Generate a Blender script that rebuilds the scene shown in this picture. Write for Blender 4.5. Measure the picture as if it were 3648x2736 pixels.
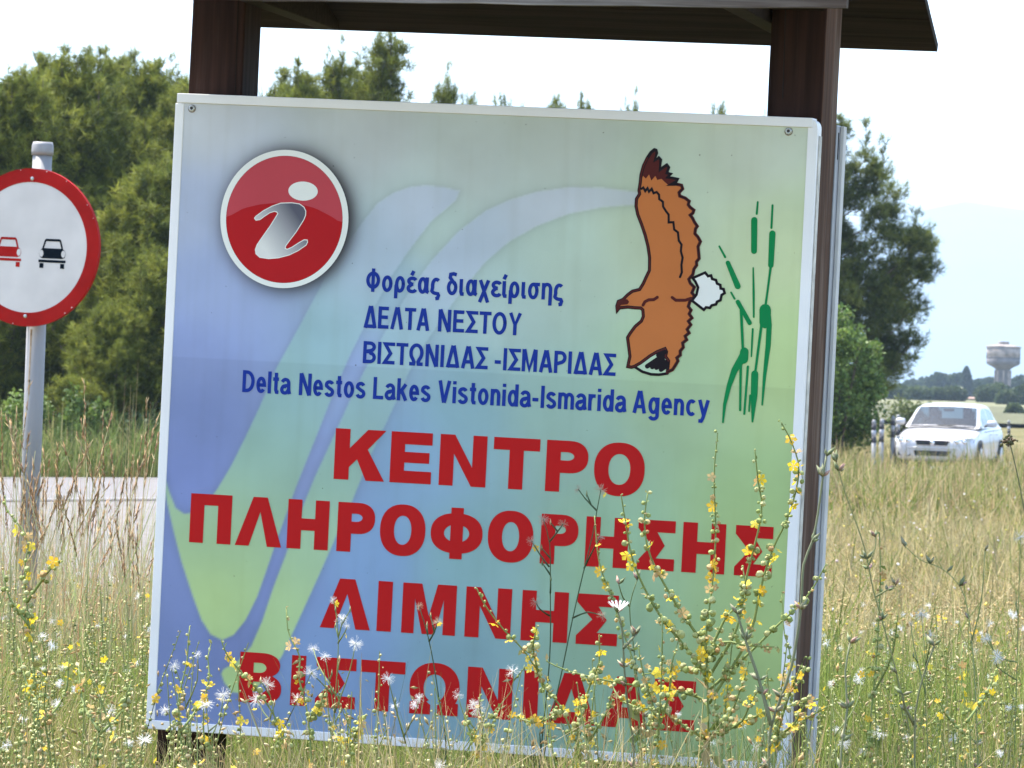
import bpy, math, random
import numpy as np
from mathutils import Vector, Matrix

for _o in list(bpy.data.objects):
    bpy.data.objects.remove(_o)
scene = bpy.context.scene
COL = scene.collection
R = math.radians

# ------------------------------------------------------------------ camera
CAM = Vector((0.0, 0.0, 1.58))
ROLL, PITCH = R(1.8), R(0.0065)
_right, _fwd, _up = Vector((1, 0, 0)), Vector((0, math.cos(PITCH), math.sin(PITCH))), Vector((0, -math.sin(PITCH), math.cos(PITCH)))
_r2 = _right * math.cos(ROLL) + _up * math.sin(ROLL)
_u2 = _up * math.cos(ROLL) - _right * math.sin(ROLL)
cam = bpy.data.cameras.new('camera')
cam.lens, cam.sensor_width = 180.65, 36.0
cam.clip_start, cam.clip_end = 0.5, 30000
cam.dof.use_dof, cam.dof.focus_distance, cam.dof.aperture_fstop = True, 11.6, 34.0
cam_o = bpy.data.objects.new('camera', cam)
COL.objects.link(cam_o)
M = Matrix((( _r2.x, _u2.x, -_fwd.x, CAM.x), (_r2.y, _u2.y, -_fwd.y, CAM.y), (_r2.z, _u2.z, -_fwd.z, CAM.z), (0, 0, 0, 1)))
cam_o.matrix_world = M
scene.camera = cam_o

# ------------------------------------------------------------------ sky and sun
SUN_ELEV, SUN_AZ = R(64), R(-54)          # azimuth from +Y, negative to the left
world = bpy.data.worlds.new('World')
scene.world = world
world.use_nodes = True
wn = world.node_tree
bg = wn.nodes['Background']
sky = wn.nodes.new('ShaderNodeTexSky')
sky.sky_type = 'NISHITA'
sky.sun_disc = False
sky.sun_elevation, sky.sun_rotation = SUN_ELEV, SUN_AZ
sky.altitude, sky.air_density, sky.dust_density, sky.ozone_density = 0, 0.9, 1.6, 0.8
wn.links.new(sky.outputs[0], bg.inputs[0])
bg.inputs[1].default_value = 0.15
sun = bpy.data.lights.new('sun', 'SUN')
sun.energy, sun.angle, sun.color = 2.9, R(0.53), (1.0, 0.955, 0.88)
sun_o = bpy.data.objects.new('sun', sun)
COL.objects.link(sun_o)
SUN_DIR = Vector((math.sin(SUN_AZ) * math.cos(SUN_ELEV), math.cos(SUN_AZ) * math.cos(SUN_ELEV), math.sin(SUN_ELEV)))
sun_o.rotation_euler = SUN_DIR.to_track_quat('Z', 'Y').to_euler()
sun_o.location = (-20, 30, 60)
vs = scene.view_settings
vs.view_transform, vs.look, vs.exposure, vs.gamma, vs.use_curve_mapping = 'Standard', 'None', 2.0, 1.0, False
cy = scene.cycles
cy.use_denoising = True
cy.max_bounces, cy.diffuse_bounces, cy.glossy_bounces, cy.transmission_bounces, cy.transparent_max_bounces, cy.volume_bounces = 6, 3, 3, 4, 10, 0
cy.sample_clamp_indirect = 6.0

# ------------------------------------------------------------------ helpers
rng = np.random.default_rng(11)
prnd = random.Random(5)

def lin(c):
    return tuple((x / 255 / 12.92) if x / 255 <= 0.04045 else ((x / 255 + 0.055) / 1.055) ** 2.4 for x in c)

def new_mat(name):
    m = bpy.data.materials.new(name)
    m.use_nodes = True
    return m, m.node_tree.nodes, m.node_tree.links, m.node_tree.nodes['Principled BSDF']

def mat(name, color, rough=0.6, metal=0.0, var=0.12, scale=8.0, spec=0.4, bump=0.0, stretch=(1, 1, 1), dark=None, coat=0.0):
    """plain painted / natural surface: base colour broken up by object-space noise, optional bump"""
    m, n, l, p = new_mat(name)
    p.inputs['Roughness'].default_value = rough
    p.inputs['Metallic'].default_value = metal
    p.inputs['Specular IOR Level'].default_value = spec
    if coat:
        p.inputs['Coat Weight'].default_value = coat
        p.inputs['Coat Roughness'].default_value = 0.05
    tc = n.new('ShaderNodeTexCoord'); mp = n.new('ShaderNodeMapping')
    mp.inputs['Scale'].default_value = stretch
    nz = n.new('ShaderNodeTexNoise'); nz.inputs['Scale'].default_value = scale; nz.inputs['Detail'].default_value = 6
    l.new(tc.outputs['Object'], mp.inputs[0]); l.new(mp.outputs[0], nz.inputs['Vector'])
    rp = n.new('ShaderNodeValToRGB')
    d = dark or tuple(c * (1 - var * 2) for c in color)
    b = tuple(min(0.95, c * (1 + var)) for c in color)
    rp.color_ramp.elements[0].position, rp.color_ramp.elements[0].color = 0.3, (*d, 1)
    rp.color_ramp.elements[1].position, rp.color_ramp.elements[1].color = 0.68, (*b, 1)
    l.new(nz.outputs[0], rp.inputs[0]); l.new(rp.outputs[0], p.inputs['Base Color'])
    if bump:
        bp = n.new('ShaderNodeBump'); bp.inputs['Strength'].default_value = bump; bp.inputs['Distance'].default_value = 0.01
        l.new(nz.outputs[0], bp.inputs['Height']); l.new(bp.outputs[0], p.inputs['Normal'])
    return m

def tone_mat(name, translucent=0.35, rough=0.6, spec=0.25):
    """plant tissue: every blade, needle or petal carries its own colour in the 'tone' attribute"""
    m, n, l, p = new_mat(name)
    at = n.new('ShaderNodeAttribute'); at.attribute_name = 'tone'
    p.inputs['Roughness'].default_value = rough
    p.inputs['Specular IOR Level'].default_value = spec
    l.new(at.outputs['Color'], p.inputs['Base Color'])
    tr = n.new('ShaderNodeBsdfTranslucent'); l.new(at.outputs['Color'], tr.inputs[0])
    mx = n.new('ShaderNodeMixShader'); mx.inputs[0].default_value = translucent
    out = n['Material Output']
    l.new(p.outputs[0], mx.inputs[1]); l.new(tr.outputs[0], mx.inputs[2]); l.new(mx.outputs[0], out.inputs[0])
    return m

def link(o, parent=None):
    COL.objects.link(o)
    if parent is not None:
        o.parent = parent
    return o

def mk(name, V, F, material, parent=None, C=None, smooth=False):
    """one mesh object; F is a list of index tuples or an (m,k) array, C per-vertex colours"""
    me = bpy.data.meshes.new(name)
    V = np.asarray(V, dtype=np.float32).reshape(-1, 3)
    if isinstance(F, np.ndarray):
        k = F.shape[1]; m = F.shape[0]
        me.vertices.add(len(V)); me.vertices.foreach_set('co', V.ravel())
        me.loops.add(m * k); me.loops.foreach_set('vertex_index', F.astype(np.int32).ravel())
        me.polygons.add(m); me.polygons.foreach_set('loop_start', np.arange(0, m * k, k, dtype=np.int32))
        me.update(calc_edges=True)
    else:
        me.from_pydata([tuple(map(float, v)) for v in V], [], [tuple(int(i) for i in f) for f in F])
        me.update()
    if C is not None:
        a = me.color_attributes.new('tone', 'FLOAT_COLOR', 'POINT')
        cc = np.ones((len(V), 4), dtype=np.float32); cc[:, :3] = C
        a.data.foreach_set('color', cc.ravel())
    if smooth:
        me.polygons.foreach_set('use_smooth', np.ones(len(me.polygons), dtype=bool))
    if material is not None:
        me.materials.append(material)
    return link(bpy.data.objects.new(name, me), parent)

class MB:
    """collects boxes, tubes and prisms into one mesh"""
    def __init__(s): s.v, s.f = [], []
    def add(s, V, F):
        b = len(s.v); s.v += [tuple(v) for v in V]; s.f += [tuple(i + b for i in f) for f in F]; return s
    def box(s, lo, hi, mtx=None, bev=0.0):
        (x0, y0, z0), (x1, y1, z1) = lo, hi
        V = [Vector(p) for p in ((x0, y0, z0), (x1, y0, z0), (x1, y1, z0), (x0, y1, z0), (x0, y0, z1), (x1, y0, z1), (x1, y1, z1), (x0, y1, z1))]
        if mtx is not None: V = [mtx @ v for v in V]
        return s.add(V, [(0, 3, 2, 1), (4, 5, 6, 7), (0, 1, 5, 4), (1, 2, 6, 5), (2, 3, 7, 6), (3, 0, 4, 7)])
    def tube(s, pts, r, n=6, cap=True):
        pts = [Vector(p) for p in pts]; k = len(pts)
        rs = r if isinstance(r, (list, tuple)) else [r] * k
        V, F = [], []
        up = Vector((0.13, 0.31, 0.94))
        for i, p in enumerate(pts):
            d = (pts[min(i + 1, k - 1)] - pts[max(i - 1, 0)]).normalized()
            a = d.cross(up if abs(d.dot(up)) < 0.95 else Vector((1, 0, 0))).normalized(); b = d.cross(a)
            for j in range(n):
                t = 2 * math.pi * j / n
                V.append(p + (a * math.cos(t) + b * math.sin(t)) * rs[i])
        for i in range(k - 1):
            for j in range(n):
                F.append((i * n + j, i * n + (j + 1) % n, (i + 1) * n + (j + 1) % n, (i + 1) * n + j))
        if cap:
            F.append(tuple(range(n))[::-1]); F.append(tuple(range((k - 1) * n, k * n)))
        return s.add(V, F)
    def lathe(s, prof, n=32, ctr=(0, 0, 0), ripple=None):
        V, F = [], []
        for i, (r, z) in enumerate(prof):
            for j in range(n):
                t = 2 * math.pi * j / n
                q = r * (1 + (ripple * math.cos(t * 12) if ripple else 0))
                V.append((ctr[0] + q * math.cos(t), ctr[1] + q * math.sin(t), ctr[2] + z))
        for i in range(len(prof) - 1):
            for j in range(n):
                F.append((i * n + j, i * n + (j + 1) % n, (i + 1) * n + (j + 1) % n, (i + 1) * n + j))
        F.append(tuple(range(n))[::-1]); F.append(tuple(range((len(prof) - 1) * n, len(prof) * n)))
        return s.add(V, F)
    def make(s, name, material, parent=None, smooth=False, bevel=0.0):
        o = mk(name, s.v, s.f, material, parent, smooth=smooth)
        if bevel:
            b = o.modifiers.new('bevel', 'BEVEL'); b.width = bevel; b.segments = 2; b.limit_method = 'ANGLE'
        return o

def thing(name, label, cat, loc=(0, 0, 0), rot=(0, 0, 0), group=None):
    o = bpy.data.objects.new(name, None)
    o.empty_display_size = 0.2
    COL.objects.link(o)
    o.location, o.rotation_euler = loc, rot
    return tag(o, label, cat, group)

def tag(o, label, cat, group=None, kind=None):
    o['label'], o['category'] = label, cat
    if group: o['group'] = group
    if kind: o['kind'] = kind
    return o

def struct(o):
    o['kind'] = 'structure'
    return o

def stuff(o, label=None, cat=None):
    o['kind'] = 'stuff'
    if label: o['label'] = label
    if cat: o['category'] = cat
    return o

def copy_tree(o, parent=None):
    c = o.copy(); COL.objects.link(c)
    if parent is not None:
        c.parent = parent
    for ch in o.children:
        copy_tree(ch, c)
    return c

def smoothstep(a, b, x):
    t = np.clip((x - a) / (b - a), 0, 1); return t * t * (3 - 2 * t)

def gz(x, y):
    """height of the ground: low bank round the board, flat road, land rising a little to the far fields"""
    x, y = np.asarray(x, float), np.asarray(y, float)
    bank = 0.42 * (1 - smoothstep(14, 30, y))
    wob = 0.02 * np.sin(x * 1.7 + 0.6 * y) * np.cos(0.9 * y - x) * (1 - smoothstep(24, 32, y))
    return bank + wob + 1.7 * smoothstep(260, 900, y)

def in_poly(px, py, poly):
    ins = np.zeros(len(px), bool); n = len(poly)
    for i in range(n):
        (x0, y0), (x1, y1) = poly[i], poly[(i + 1) % n]
        c = ((y0 > py) != (y1 > py)) & (px < (x1 - x0) * (py - y0) / ((y1 - y0) + 1e-12) + x0)
        ins ^= c
    return ins

def rand_rot(n):
    q = rng.normal(size=(n, 4)); q /= np.linalg.norm(q, axis=1)[:, None]
    w, x, y, z = q.T
    return np.stack([np.stack([1 - 2 * (y * y + z * z), 2 * (x * y - z * w), 2 * (x * z + y * w)], -1),
                     np.stack([2 * (x * y + z * w), 1 - 2 * (x * x + z * z), 2 * (y * z - x * w)], -1),
                     np.stack([2 * (x * z - y * w), 2 * (y * z + x * w), 1 - 2 * (x * x + y * y)], -1)], 1)

def stamp(TV, TF, ctr, scl, rot=None, col=None):
    TV, TF, ctr = np.asarray(TV, float), np.asarray(TF), np.asarray(ctr, float).reshape(-1, 3)
    n, k = len(ctr), len(TV)
    scl = np.asarray(scl, float)
    scl = scl.reshape(n, -1) if scl.ndim else np.full((n, 1), float(scl))
    P = TV[None] * scl[:, None, :]
    if rot is not None: P = np.einsum('nij,nkj->nki', rot, P)
    V = (P + ctr[:, None]).reshape(-1, 3)
    F = (TF[None] + (np.arange(n) * k)[:, None, None]).reshape(-1, TF.shape[1])
    C = None if col is None else np.repeat(np.asarray(col, float).reshape(n, 3), k, 0)
    return V, F, C

def merge(parts):
    V, F, C, b = [], [], [], 0
    for v, f, c in parts:
        V.append(v); F.append(f + b); C.append(c); b += len(v)
    return np.concatenate(V), np.concatenate(F), np.concatenate(C)

def pick(cols, n, jit=0.18):
    cols = np.asarray(cols, float)
    c = cols[rng.integers(0, len(cols), n)]
    return np.clip(c * (1 + rng.uniform(-jit, jit, (n, 1))), 0.002, 0.9)

OCT_V = [(1, 0, 0), (-1, 0, 0), (0, 1, 0), (0, -1, 0), (0, 0, 1.25), (0, 0, -1.1)]
OCT_F = [(0, 2, 4), (2, 1, 4), (1, 3, 4), (3, 0, 4), (2, 0, 5), (1, 2, 5), (3, 1, 5), (0, 3, 5)]
def _round_bud():
    V, F = [Vector(v).normalized() for v in OCT_V], []
    for a, b, c in OCT_F:
        i = len(V); V += [((V[a] + V[b]) / 2).normalized(), ((V[b] + V[c]) / 2).normalized(), ((V[c] + V[a]) / 2).normalized()]
        F += [(a, i, i + 2), (i, b, i + 1), (i + 2, i + 1, c), (i, i + 1, i + 2)]
    return [(v.x, v.y, v.z * 1.15) for v in V], F
BUD_V, BUD_F = _round_bud()
def _petals():
    V, F = [(0, 0, 0.0)], []
    for i in range(5):
        a = 2 * math.pi * i / 5
        b = len(V)
        V += [(0.75 * math.cos(a - .5), 0.75 * math.sin(a - .5), .18), (math.cos(a), math.sin(a), .32), (0.75 * math.cos(a + .5), 0.75 * math.sin(a + .5), .18)]
        F += [(0, b, b + 1), (0, b + 1, b + 2)]
    return V, F
PET_V, PET_F = _petals()
def _fluff(n=46):
    r = random.Random(3); V, F = [], []
    for i in range(n):
        z = r.uniform(-.75, 1); t = r.uniform(0, 6.283); q = math.sqrt(1 - z * z)
        d = Vector((q * math.cos(t), q * math.sin(t), z)); s = d.cross(Vector((.3, .5, .8))).normalized() * .022
        L = r.uniform(.75, 1.1); b = len(V)
        V += [d * .08 + s, d * .08 - s, d * L + s, d * L - s]; F += [(b, b + 1, b + 3), (b, b + 3, b + 2)]
        c = d * L                                       # parachute bristles at the end of each hair
        for k in range(3):
            e = (d * .4 + Vector((r.uniform(-1, 1), r.uniform(-1, 1), r.uniform(-1, 1)))).normalized() * .3
            b = len(V); V += [c + s, c - s, c + e]; F += [(b, b + 1, b + 2)]
    return [tuple(v) for v in V], F
FLU_V, FLU_F = _fluff()

def catmull(P, step=0.02):
    P = [np.asarray(p, float) for p in P]
    if len(P) < 3: 
        n = max(2, int(np.linalg.norm(P[1] - P[0]) / step)); return [P[0] + (P[1] - P[0]) * i / n for i in range(n + 1)]
    Q = [2 * P[0] - P[1]] + P + [2 * P[-1] - P[-2]]; out = []
    for i in range(1, len(Q) - 2):
        a, b, c, d = Q[i - 1:i + 3]; n = max(2, int(np.linalg.norm(c - b) / step))
        for k in range(n):
            t = k / n
            out.append(0.5 * (2 * b + (c - a) * t + (2 * a - 5 * b + 4 * c - d) * t * t + (3 * b - a - 3 * c + d) * t ** 3))
    return out + [P[-1]]
BAND_A = [(-69,552),(-106,559),(-151,562),(-190,556),(-228,541),(-266,514),(-298,471),(-345,401),(-387,329),(-433,234),(-490,122),(-530,21),(-561,-51),(-592,-119),(-623,-175),(-655,-221),(-677,-235),(-702,-240),(-724,-227),(-743,-187),(-753,-160),(-756,-172),(-745,-220),(-726,-285),(-703,-355),(-673,-430),(-647,-489),(-623,-521),(-594,-533),(-566,-519),(-539,-483),(-513,-426),(-494,-365),(-469,-281),(-430,-159),(-390,-48),(-351,63),(-316,152),(-270,253),(-229,336),(-187,403),(-135,476),(-76,530)]
BAND_B = [(404,564),(349,568),(271,574),(194,572),(117,558),(52,536),(-3,509),(-67,457),(-125,390),(-172,322),(-213,250),(-265,149),(-305,60),(-346,-40),(-386,-135),(-416,-218),(-445,-313),(-475,-402),(-498,-482),(-522,-543),(-553,-580),(-588,-602),(-592,-613),(-584,-632),(-565,-654),(-519,-657),(-476,-610),(-444,-559),(-404,-463),(-363,-363),(-323,-262),(-293,-189),(-253,-78),(-203,38),(-168,127),(-132,194),(-91,261),(-49,323),(3,390),(57,439),(121,478),(197,510),(274,528),(350,537),(405,535)]
FIELD_TONES = [(-724,692,166,171,190),(-292,687,158,165,178),(155,682,158,168,172),(648,691,168,178,172),(-736,483,140,152,192),(-693,298,122,138,190),(-719,143,108,125,188),(-689,-9,96,114,182),(-705,-141,95,112,184),(-738,-396,98,115,182),(-704,-614,88,106,172),(-619,-707,88,108,172),(-63,609,160,170,178),(169,403,150,172,172),(63,312,140,165,175),(385,498,160,178,165),(713,491,165,182,155),(729,172,150,178,138),(691,-150,132,168,132),(707,-470,122,158,130),(661,-633,118,152,128),(188,37,120,155,158),(-34,26,108,148,172),(-140,-89,106,142,188),(-242,-312,100,134,188),(-343,-536,96,126,182),(-359,-668,92,122,176),(-18,-299,104,148,168),(-4,-569,98,138,168),(314,-279,118,160,148),(328,-548,108,148,148),(457,158,138,170,148),(-124,476,150,172,176),(-238,298,125,155,185),(-331,119,118,138,195),(-421,-115,112,128,190),(-498,-392,100,116,184),(-593,-552,88,104,170)]
BAND_TONES = [(-171,518,157,166,193),(162,543,160,168,192),(339,550,160,170,188),(-276,383,142,160,192),(-75,392,146,161,193),(-212,212,128,160,185),(-391,181,118,155,178),(-464,58,115,155,165),(-271,57,118,155,170),(-525,-88,118,158,155),(-364,-123,120,160,160),(-606,-278,128,166,142),(-400,-299,124,164,150),(-610,-443,138,172,128),(-460,-467,132,170,138),(-544,-614,134,170,128)]
LETTER_I = [(-564,467),(-560,472),(-543,485),(-522,497),(-501,505),(-474,507),(-455,505),(-444,498),(-439,489),(-439,479),(-443,468),(-460,439),(-475,418),(-484,405),(-485,399),(-480,397),(-469,402),(-453,413),(-440,421),(-432,421),(-431,416),(-434,409),(-453,395),(-474,384),(-500,376),(-524,373),(-546,375),(-556,383),(-558,393),(-554,405),(-543,422),(-525,449),(-513,469),(-507,480),(-510,484),(-516,485),(-527,481),(-540,472),(-550,464),(-560,462)]
GLOSS_EDGE = [(-637,462),(-632,465),(-592,489),(-552,500),(-512,505),(-463,506),(-417,497),(-376,479),(-348,462),(-343,460)]
EAGLE_BODY = [(392,667),(384,660),(376,647),(368,629),(363,607),(362,588),(360,571),(362,563),(355,551),(355,534),(360,515),(370,493),(380,468),(388,442),(393,417),(394,387),(387,371),(381,356),(373,342),(356,337),(345,328),(335,317),(324,312),(321,301),(322,289),(327,297),(347,300),(364,299),(378,299),(383,295),(385,280),(381,269),(367,256),(356,240),(350,229),(354,208),(358,186),(355,169),(354,162),(363,161),(369,163),(384,172),(405,189),(422,200),(440,208),(444,201),(442,190),(450,180),(448,154),(460,160),(466,170),(472,181),(469,188),(477,195),(476,204),(483,213),(481,223),(490,231),(486,239),(495,247),(490,255),(498,266),(492,274),(500,282),(493,291),(497,300),(490,308),(493,319),(496,324),(504,332),(497,340),(502,353),(492,362),(488,371),(497,382),(499,395),(505,404),(504,412),(510,420),(508,434),(506,447),(511,459),(505,469),(497,477),(498,488),(502,494),(495,503),(490,512),(484,519),(490,524),(492,531),(483,537),(478,543),(480,551),(470,558),(457,562),(455,570),(463,579),(460,587),(449,589),(429,586),(447,595),(450,601),(438,603),(426,604),(433,612),(424,614),(428,627),(423,633),(413,626),(407,620),(408,644),(403,649),(394,642),(398,659),(396,666)]
EAGLE_LEAD = [(392,667),(384,660),(376,647),(368,629),(363,607),(362,588),(360,571),(362,563),(355,551),(355,534),(360,515),(370,493),(380,468),(388,442),(393,417),(394,387),(387,371),(381,356),(373,342),(356,337),(345,328),(335,317),(324,312),(321,301),(322,289),(327,297),(347,300),(364,299),(378,299),(383,295),(385,280),(381,269),(367,256),(356,240),(350,229),(354,208),(358,186),(355,169),(354,162),(363,161),(369,163),(384,172),(405,189),(422,200),(440,208),(444,201),(442,190),(450,180),(448,154)]
EAGLE_TRAIL = [(448,154),(460,160),(466,170),(472,181),(469,188),(477,195),(476,204),(483,213),(481,223),(490,231),(486,239),(495,247),(490,255),(498,266),(492,274),(500,282),(493,291),(497,300),(490,308),(493,319),(496,324),(504,332),(497,340),(502,353),(492,362),(488,371),(497,382),(499,395),(505,404),(504,412),(510,420),(508,434),(506,447),(511,459),(505,469),(497,477),(498,488),(502,494),(495,503),(490,512),(484,519),(490,524),(492,531),(483,537),(478,543),(480,551),(470,558),(457,562),(455,570),(463,579),(460,587),(449,589)]
EAGLE_FEATHERS = [(392,667),(384,660),(376,647),(368,629),(363,607),(362,587),(368,605),(375,599),(382,609),(388,595),(397,606),(402,597),(412,600),(420,593),(429,586),(447,595),(450,601),(438,603),(426,604),(433,612),(424,614),(428,627),(423,633),(413,626),(407,620),(408,644),(403,649),(394,642),(398,659),(396,666)]
EAGLE_TIP_EDGE = [(449,589),(429,586),(447,595),(450,601),(438,603),(426,604),(433,612),(424,614),(428,627),(423,633),(413,626),(407,620),(408,644),(403,649),(394,642),(398,659),(396,666),(392,667)]
WING_LINE = [(366,575),(370,578),(375,570),(380,577),(384,569),(390,576),(395,566),(402,569),(408,563),(409,553),(418,547),(419,536),(426,526),(433,518),(434,500),(445,501),(448,484),(457,478),(460,459),(467,450),(466,435),(471,420),(469,403),(471,386),(467,375)]
SHOULDER_A = [(383,306),(387,314),(396,319),(408,320),(416,326)]
SHOULDER_B = [(451,327),(460,321),(482,322),(495,327)]
TAIL = [(497,374),(526,388),(533,380),(540,382),(543,374),(552,372),(555,364),(563,361),(564,353),(571,352),(574,343),(567,338),(565,326),(557,322),(555,316),(545,313),(541,307),(532,308),(527,302),(498,322),(508,336),(511,353),(504,366)]
TIP_PATCH = [(369,163),(384,172),(405,189),(422,200),(440,208),(444,201),(442,190),(450,180),(448,154),(429,147),(410,147),(389,152)]
TIP_EDGE = [(369,163),(389,152),(410,147),(429,147),(449,151)]
BEAK = [(322,289),(321,301),(324,311),(335,317),(345,318),(350,312),(346,306),(331,304),(326,297)]
TIP_BAR_0 = [(400,165),(436,191)]
TIP_BAR_1 = [(412,164),(436,183)]
TIP_BAR_2 = [(422,163),(441,177)]
TIP_BAR_3 = [(433,159),(446,169)]
TIP_BAR_4 = [(425,192),(440,200)]
REEDS = [([(641,556),(640,529)],[4.3,5.2]),([(635,514),(638,443)],[14.8,13.9]),([(638,404),(642,346),(645,291)],[3.5,5.7,4.3]),([(644,263),(644,233),(644,200)],[4.8,4.8,3.5]),([(637,176),(634,67)],[5.7,5.2]),([(676,550),(676,498)],[4.8,5.2]),([(679,485),(679,412)],[14.8,13.0]),([(679,410),(675,361),(670,305)],[6.1,5.2,5.7]),([(671,309),(672,279)],[27.0,26.1]),([(679,294),(682,275),(682,228),(677,155),(675,90)],[13.0,12.2,12.2,7.8,3.9]),([(664,274),(655,164)],[6.5,5.7]),([(654,160),(655,111),(654,50)],[16.5,15.7,4.3]),([(556,450),(571,426)],[4.3,5.2]),([(578,413),(604,360)],[10.4,13.9]),([(589,345),(598,331)],[4.3,4.8]),([(606,324),(636,277)],[10.4,10.4]),([(614,311),(624,208)],[7.0,6.1]),([(627,210),(626,193)],[20.0,21.7]),([(625,199),(606,166),(595,129),(587,86),(585,45)],[20.0,14.8,11.3,7.8,4.3]),([(620,182),(624,75)],[6.5,5.2]),([(646,110),(645,74)],[5.2,4.3])]
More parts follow.
